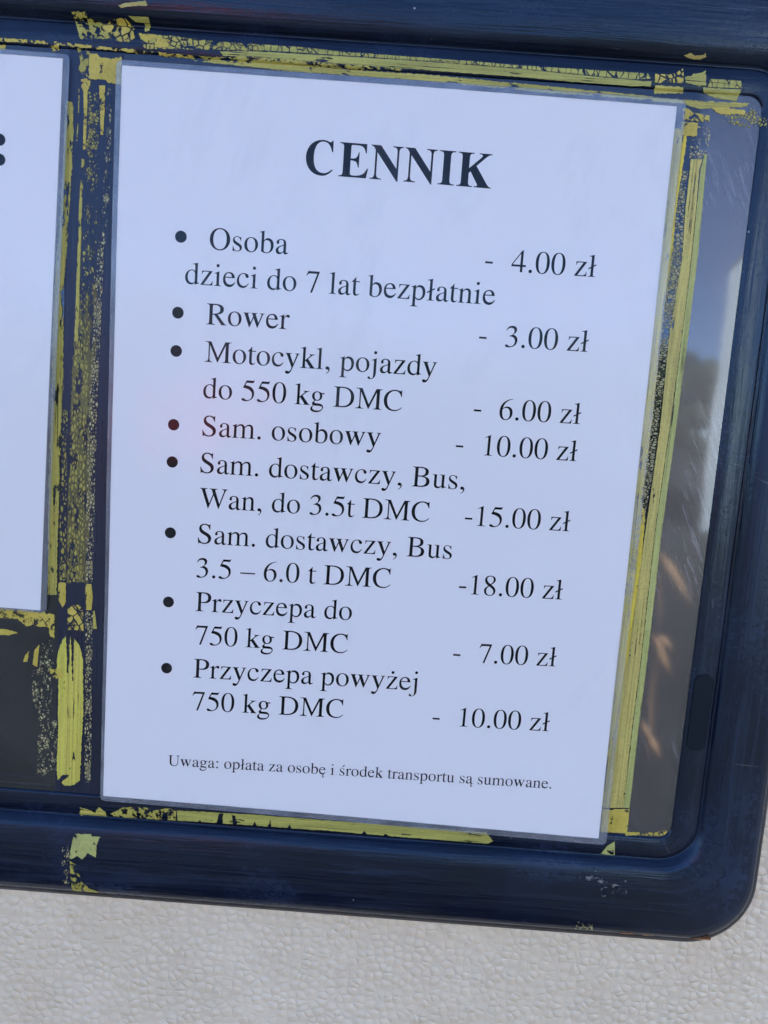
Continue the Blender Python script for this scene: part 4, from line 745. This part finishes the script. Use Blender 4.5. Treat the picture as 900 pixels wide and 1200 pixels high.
def blade(a, b, wid, bend):
    """thin curled leaf from a to b (x, z), widest before the middle"""
    a, b = Vector((a[0], 0, a[1])), Vector((b[0], 0, b[1])); d = (b-a).normalized(); nrm = Vector((-d.z, 0, d.x)); v = []; N = 9
    for k in range(N):
        t = k/(N-1); hw = wid*max(.06, math.sin(math.pi*t**.75)); p = a.lerp(b, t) + Vector((0, -3 + bend*math.sin(math.pi*t), 0))
        v += [p + nrm*hw, p + Vector((0, .006, 0)), p - nrm*hw, p - Vector((0, .002, 0))]
    f = [(4*k+i, 4*k+(i+1) % 4, 4*k+4+(i+1) % 4, 4*k+4+i) for k in range(N-1) for i in range(4)] + [(0, 1, 2, 3), (4*N-1, 4*N-2, 4*N-3, 4*N-4)]
    return v, f
for a_, b_, w_ in (((1.245, 0), (1.225, .62), .006), ((1.225, .6), (1.19, .97), .005)):
    v, f = blade(a_, b_, w_, .01); fix_normals(part('stem', v, f, M['dryleaf'], pt))
for a_, b_, w_ in (((1.19, .97), (1.345, .74), .016), ((1.205, .575), (1.305, .41), .013), ((1.20, .60), (1.285, .455), .012), ((1.225, .60), (1.295, .54), .014), ((1.235, .14), (1.30, .03), .014), ((1.20, .20), (1.25, .10), .011)):
    v, f = blade(a_, b_, w_, .02); fix_normals(part('leaf', v, f, M['dryleaf'], pt))
sg = thing('added_red_sign', (-1.11, -4, 0), 'round red sign on a post, added for a pink reflection in the price list', 'added sign')  # invented sign out of view, its reflection tints the laminate pink
v = [Vector((-1.04 + .26*math.cos(6.2832*k/40), y, 1.425 + .26*math.sin(6.2832*k/40))) for y in (-4, -3.985) for k in range(40)]
fix_normals(part('disc', v, [tuple(range(40)), tuple(range(79, 39, -1))] + [(k, (k+1) % 40, 40+(k+1) % 40, 40+k) for k in range(40)], M['signred'], sg))
v = [Vector((-1.11 + .025*math.cos(6.2832*k/12), -4.03 + .025*math.sin(6.2832*k/12), z)) for z in (0, 1.62) for k in range(12)]
fix_normals(part('post', v, [tuple(range(12)), tuple(range(23, 11, -1))] + [(k, (k+1) % 12, 12+(k+1) % 12, 12+k) for k in range(12)], M['steel'], sg))
bm = bmesh.new()  # unseen treeline added to block the bright sky horizon in the reflections
for k in range(1100):
    x = random.uniform(-75, 75); h = 7.0 + 1.5*noise.noise((x*.09, 2, 0)) + random.uniform(-.5, .6)
    z = random.random()**.8*h; rr = random.uniform(.7, 1.3)
    m = bmesh.ops.create_icosphere(bm, subdivisions=1, radius=rr)
    for q in m['verts']:
        d = 1 + .35*noise.noise(q.co*2.2 + Vector((k, 0, 0)))
        q.co = q.co*d + Vector((x, -60 + random.uniform(-.1, .1) + 3*noise.noise((k*.7, 0, 5)), max(z, .3)))
me = bpy.data.meshes.new('added_far_wood'); bm.to_mesh(me); bm.free(); me.materials.append(M['leaf'])
o = bpy.data.objects.new('added_far_wood', me); col.objects.link(o)
tag(o, 'dark far wood added to screen the bright horizon out of reflections', 'wood', kind='stuff')
